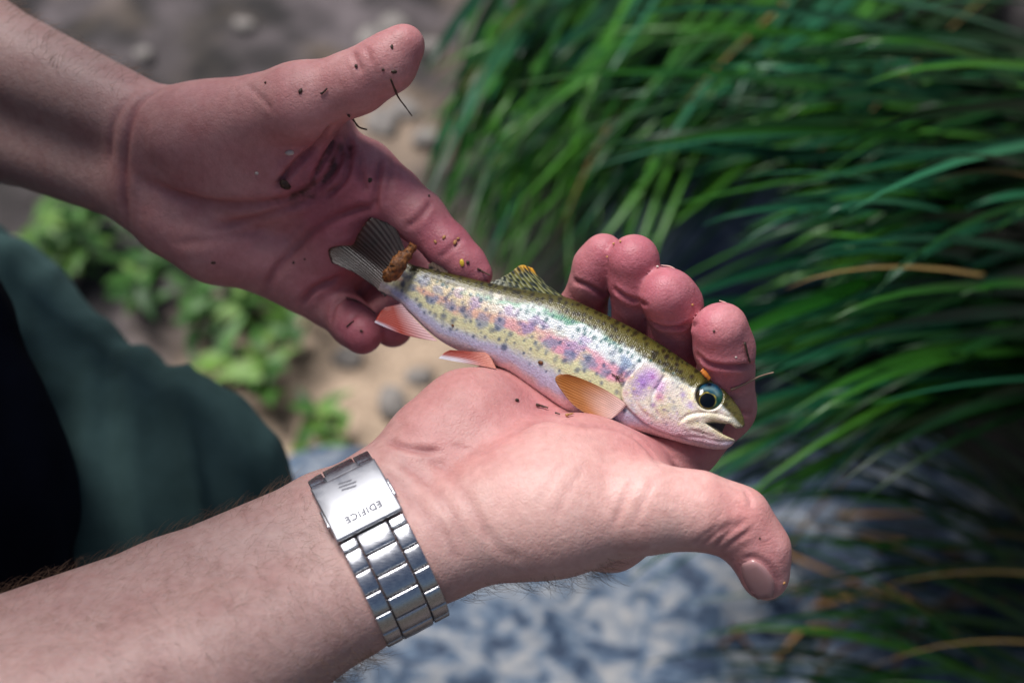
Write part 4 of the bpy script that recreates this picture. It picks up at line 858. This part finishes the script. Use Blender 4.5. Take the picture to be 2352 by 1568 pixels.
# ---- sedge: two tussocks, blades as parts
bl_m = [green('sedge_blue_green', srgb(10, 54, 34), srgb(36, 92, 62), 6, .36), green('sedge_green', srgb(20, 66, 14), srgb(60, 112, 32), 6, .38), green('sedge_dark', srgb(8, 36, 12), srgb(22, 64, 22), 6, .42), green('sedge_straw', srgb(104, 84, 48), srgb(146, 122, 74), 6, .6)]
def blade(R_, Cc, T_, w, n=15):
    t = np.linspace(0, 1, n)[:, None]; p = (1 - t) ** 2 * R_ + 2 * t * (1 - t) * Cc + t * t * T_; tg = np.gradient(p, axis=0); tg /= np.linalg.norm(tg, axis=1)[:, None]
    sd = np.cross(tg, [0.15, -.1, 1.0]); sd /= np.linalg.norm(sd, axis=1)[:, None] + 1e-9; up = np.cross(sd, tg); ro = G.normal(0, .5); sd2 = sd * math.cos(ro) + up * math.sin(ro); up2 = up * math.cos(ro) - sd * math.sin(ro)
    ww_ = (w * np.minimum(1, (1 - t) * 2.6 + .03) * (.55 + .45 * np.minimum(1, t * 4)))
    v_ = np.stack([p + sd2 * ww_ * .5, p - up2 * ww_ * .16, p - sd2 * ww_ * .5], 1).reshape(-1, 3)
    i_ = np.arange(n - 1)[:, None] * 3; q = np.vstack([i_ + [0, 1, 4, 3], i_ + [1, 2, 5, 4]]); return v_, q
def wq(x, y, d): return toW(P(x, y, d))
def famA():
    low = G.random() < .22
    if low:
        sx_, sy_ = G.uniform(2350, 2700), G.uniform(850, 1560); dx = G.uniform(350, 950); an = G.uniform(-.35, .35); dC = G.uniform(.68, .9); m = G.choice([1, 2, 3], p=[.33, .57, .1]); wd = G.uniform(.0025, .005) * (.45 if m == 3 else 1)
    else:
        sx_, sy_ = G.uniform(2380, 2850), G.uniform(-120, 620); dx = G.uniform(450, 1250); an = G.uniform(.02, .30) + .5 * G.random() ** 1.5 * (1 if sy_ > 150 else .4); dC = G.uniform(.56, .82); m = G.choice([0, 1, 2, 3], p=[.45, .25, .285, .015]); wd = G.uniform(.004, .0085) * (.3 if m == 3 else 1)
    tx, ty = sx_ - dx, sy_ + dx * math.tan(an)
    if 430 < ty < 760 and tx < 1720: tx += 240
    rt = groundpt(sx_ + G.uniform(0, 250), sy_ + 330); Cc = wq(sx_ - .42 * dx, sy_ + .30 * (ty - sy_) - G.uniform(0, 90), dC); T_ = wq(tx, ty, dC + G.uniform(.0, .16))
    T_[2] = max(T_[2], .03); rt[2] = gheight(rt[0], rt[1]) - .01; return rt, Cc, T_, wd, m
def famB():
    rx = G.uniform(1250, 2350); rt = groundpt(rx, G.uniform(-350, 60)); Cc = wq(rx - G.uniform(50, 350), G.uniform(-160, 130), G.uniform(.72, .95)); T_ = wq(rx - G.uniform(250, 650) if rx < 1800 else rx - G.uniform(350, 750), G.uniform(180, 640), G.uniform(.85, 1.1))
    q_, _ = proj(((T_ - CAMP) @ RC)[None] * 1000)
    if q_[0, 0] < 960 + 120 * G.random(): T_ = wq(G.uniform(930, 1250), G.uniform(120, 640), 1.02)
    elif q_[0, 0] > 1500 and q_[0, 1] > 420: T_ = wq(G.uniform(1450, 1700), G.uniform(200, 420), .95)
    T_[2] = max(T_[2], .03); rt[2] = gheight(rt[0], rt[1]) - .01; m = G.choice([0, 1, 2, 3], p=[.22, .48, .26, .04]); return rt, Cc, T_, G.uniform(.0035, .007) * (.35 if m == 3 else 1), m
def tussock(fam, npart, nrest, base, lab):
    e = empty('sedge_tussock', base); tag(e, lab, 'grass')
    for k_ in range(npart):
        r_, c_, t_, w_2, m = fam(); v_, q = blade(r_, c_, t_, w_2); mk('blade', v_, q, bl_m[m], e)
    rest = {0: [], 1: [], 2: [], 3: []}
    for k_ in range(nrest):
        r_, c_, t_, w_2, m = fam(); rest[m if m != 3 else 2].append(blade(r_, c_ - [0, 0, .06], t_ - [0, 0, min(.05, t_[2] - .02)], w_2))
    vv_, ff_, k2, mi = [], [], 0, []
    for m in (0, 1, 2):
        for v_, q in rest[m]: vv_.append(v_); ff_.append(q + k2); k2 += len(v_); mi += [m] * len(q)
    o = mk('blade_mass', np.vstack(vv_), np.vstack(ff_), bl_m[0], e); o['kind'] = 'stuff'
    for m in (1, 2): o.data.materials.append(bl_m[m])
    o.data.polygons.foreach_set('material_index', mi)
tussock(famA, 210, 130, groundpt(2500, 900), 'long arching sedge clump leaning over the dark rocks beyond the fingertips')
tussock(famB, 230, 260, groundpt(1800, -100), 'brighter green sedge clump drooping down behind the raised thumb and dorsal fin')

# ---- dry stems over the rocks
dm = mat('dry_stem', srgb(92, 72, 58), .8); dm2 = mat('dry_straw', srgb(150, 112, 66), .7)
for i in range(34):
    x, y = G.uniform(1500, 2300), G.uniform(1180, 1600); a_ = G.uniform(-.9, .9)
    if i > 21: x, y, a_ = G.uniform(1470, 1600), G.uniform(1270, 1560), G.uniform(.9, 2.2)
    L_ = G.uniform(150, 420); p0, p1 = groundpt(x - L_ * math.cos(a_) / 2, y + L_ * math.sin(a_) / 2, .09), groundpt(x + L_ * math.cos(a_) / 2, y - L_ * math.sin(a_) / 2, G.uniform(.07, .12)); mid = (p0 + p1) / 2 + [G.normal(0, .012), G.normal(0, .012), .012]
    v_, f_ = tube(catmull([p0, mid, p1], 9), np.linspace(.0022, .001, 9) * (1.7 if i > 21 else 1), 6); tag(mk('dry_stem', v_, f_, dm if i % 4 or i > 21 else dm2), 'brown dry stem in the litter heap between the two rocks' if i > 21 else ('thin dry brown stem lying across the dark blue-grey rock' if i % 4 else 'straw-yellow dry stem lying across the dark blue-grey rock'), 'stem', 'stems in the litter heap' if i > 21 else ('brown stems on the rock' if i % 4 else 'straw stems on the rock'))

# ================================================================ bits of bark, twig and grit stuck to hands and fish
bark = mat('wet_bark', srgb(62, 46, 36), .6); s = NT(bark); nf = s.noise(s.co(), 900, 3); s.to('Base Color', s.ramp(nf, [(.3, srgb(34, 26, 22)), (.7, srgb(92, 70, 54))]))
tan_ = mat('tan_chip', srgb(190, 140, 84), .55); yel = mat('seed_yellow', srgb(224, 190, 60), .35); whi = mat('pale_grit', srgb(206, 196, 186), .6); org = mat('orange_bark', srgb(190, 112, 40), .5)
cad = mat('brown_bark', srgb(120, 72, 34), .55); s = NT(cad); nf = s.noise(s.co(), 700, 4); s.to('Base Color', s.ramp(nf, [(.3, srgb(56, 34, 20)), (.55, srgb(128, 78, 36)), (.75, srgb(186, 122, 60))])); s.to('Normal', s.bump(nf, .7, .001))
def lay(hit, pts, r, lift=.3, n=10, name='twig', m=None, label='', cat='twig', grp=None, free=None, sq=1.0):
    """a thin tube laid on a surface; free: distances (m) for points that stick out past the surface"""
    S = []
    for i, (x, y) in enumerate(pts):
        if free and free[i]: S.append(P(x, y, free[i])); continue
        h = hit.at(x, y); S.append(h[0] + h[1] * (r * .6 + lift) if h else P(x, y, .47))
    v_, f_ = tube(catmull(S, n), np.linspace(r, r * .6, n) * (1 + .25 * G.normal(0, .5, n)), 6, sq)
    return tag(mk(name, toW(v_), f_, m or bark), label, cat, grp)
def crumb(hit, x, y, r, m, label, cat='speck', grp=None, el=1.0, ang=0.0, name='speck'):
    h = hit.at(x, y)
    if h is None: return
    nn = h[1]; t1 = unit(np.cross(nn, [math.sin(ang), math.cos(ang), .1])); t2 = np.cross(nn, t1); bm = bmesh.new(); bmesh.ops.create_icosphere(bm, subdivisions=2, radius=1.0); v_ = np.array([q.co[:] for q in bm.verts]); f_ = [[w.index for w in q.verts] for q in bm.faces]; bm.free()
    v_ = v_ * (1 + .5 * (vnoise(v_ * 1.7 + x * .37 + 5) - .5))[:, None]; W_ = h[0] + nn * r * .35 + np.outer(v_[:, 0] * r * el, t1) + np.outer(v_[:, 1] * r, t2) + np.outer(v_[:, 2] * r * .7, nn)
    return tag(mk(name, toW(W_), f_, m), label, cat, grp)
lay(hitL, [(897, 180), (912, 218), (930, 244), (946, 266)], .32, free=[None, None, .455, .452], m=bark, label='thin dark twig hanging off the pad of the raised thumb')
lay(hitL, [(800, 262), (812, 276), (824, 292), (843, 298)], .42, free=[None, .462, .460, .459], m=bark, label='short bent black twig under the raised thumb')
lay(hitL, [(737, 216), (745, 211), (753, 203)], .45, m=bark, label='short black splinter lying along the raised thumb')
lay(hitL, [(795, 686), (820, 694), (840, 706), (860, 722)], .28, m=bark, label='forked hair-thin twig across the little finger below the tail')
lay(hitL, [(798, 752), (806, 744), (814, 738)], .3, m=bark, label='tiny black splinter on the little fingertip')
lay(hitL, [(1096, 617), (1108, 624), (1124, 632)], .35, m=bark, free=[None, None, .456], label='dark splinter at the index fingertip beside the dorsal fin')
crumb(hitL, 655, 422, 1.5, bark, 'dark clump of mud in the crease of the palm by the tail', 'mud', el=1.4, ang=.6)
crumb(hitL, 665, 350, 1.0, whi, 'whitish crumb on the pad of the palm by the tail', 'crumb', el=1.5, name='crumb')
crumb(hitL, 590, 398, .6, whi, 'single white grain on the middle of the palm', 'grain', name='grain')
crumb(hitL, 1061, 603, .75, yel, 'yellow seed stuck on the index finger above the fish', 'seed', el=1.6, name='seed', ang=1.4); crumb(hitL, 1074, 603, .6, bark, 'small grey grit grain beside the yellow seed', 'grit', name='grit')
for x, y, r in ((1020, 545, .55), (1045, 556, .6), (1052, 548, .4), (1000, 555, .45)): crumb(hitL, x, y, r, tan_, 'tan sand crumb on the index finger above the fish tail', 'crumb', 'sand crumbs on the index finger', 1.4, x, name='crumb')
for x, y, r in ((850, 414, .7), (690, 210, .6), (818, 152, .55), (900, 108, .45), (905, 165, .6), (675, 603, .5), (490, 603, .5), (610, 190, .4), (830, 760, .45), (770, 455, .4), (985, 450, .4), (880, 160, .45), (700, 595, .35)):
    crumb(hitL, x, y, r, bark, 'small dark speck of dirt on the hand that holds the tail', 'speck', 'dirt specks on the tail hand', G.uniform(1, 1.8), x)
lay(hitR, [(1678, 893), (1712, 878), (1745, 864), (1777, 855)], .38, free=[None, None, .447, .444], m=mat('pale_twig', srgb(128, 106, 90), .7), label='pale thin twig poking out past the index finger above the snout')
lay(hitR, [(1707, 785), (1712, 806), (1719, 830)], .6, m=bark, label='flat dark bark sliver on the side of the index fingertip', sq=.5)
lay(hitR, [(1230, 932), (1245, 936), (1258, 940)], .5, m=bark, label='small forked twig bit on the palm below the fish'); crumb(hitR, 1187, 919, .6, bark, 'tiny brown seed on the heel of the palm', 'seed', el=1.5, name='seed')
lay(hitR, [(1276, 951), (1286, 954)], .3, m=bark, label='short dark thread in the shadow under the belly', name='thread', cat='thread'); lay(hitR, [(1300, 957), (1316, 953)], .45, m=tan_, label='tan wood chip at the pectoral fin on the palm', name='wood_chip', cat='chip')
for x, y, r in ((1510, 613, .4), (1410, 560, .4), (1395, 590, .35), (1590, 700, .4), (1640, 760, .35), (1800, 1338, .5), (1745, 1235, .3), (1660, 1010, .35), (1425, 555, .35), (1690, 820, .35)):
    crumb(hitR, x, y, r, (tan_, whi, bark)[int(x) % 3], 'fine grit speck on the fingers of the watch hand', 'speck', 'grit on the watch hand', 1.2, x)
lay(hitR, [(1619, 842), (1628, 852), (1636, 862)], 1.1, m=org, label='orange bark flake wedged behind the trout head', cat='bark', name='bark_flake', sq=.5, lift=1.0)
crumb(hitF, 1242, 832, .55, cad, 'brown oval seed on the trout belly', 'seed', el=1.7, ang=.3, name='seed')
for i, l in enumerate(([(1405, 858), (1418, 866), (1432, 870)], [(1414, 872), (1420, 864), (1430, 858)], [(1416, 862), (1424, 876), (1434, 876)])): lay(hitF, l, .18, m=bark, label='wispy dark plant fibre stuck behind the gill cover', grp='fibres behind the gill cover', name='plant_fibre', cat='fibre')
crumb(hitF, 1040, 747, .45, cad, 'orange-brown grit grain on the rear flank of the trout', 'grit', name='grit'); lay(hitF, [(1612, 993), (1617, 990)], .2, m=bark, label='tiny splinter under the lower jaw of the trout')
h1_ = hitF.at(905, 625)
pts_ = [P(890, 640, .4635), P(903, 622, .4615), P(920, 600, .461), P(936, 580, .462), (P(948, 562, .465))]; rr_ = np.array([1.6, 2.6, 2.5, 2.7, 2.0, 1.7, 1.5, 1.1]); v_, f_ = tube(catmull(pts_, 22), np.interp(np.linspace(0, 7, 22), np.arange(8), rr_), 14)
v_ = v_ + np.stack([fbm(v_ / 1.1 + 9 * k, 2, 3 + k) - .5 for k in range(3)], 1) * 2.6
tag(mk('bark_piece', toW(v_), f_, cad), 'rough orange-brown piece of bark lying across the base of the tail fin', 'bark')
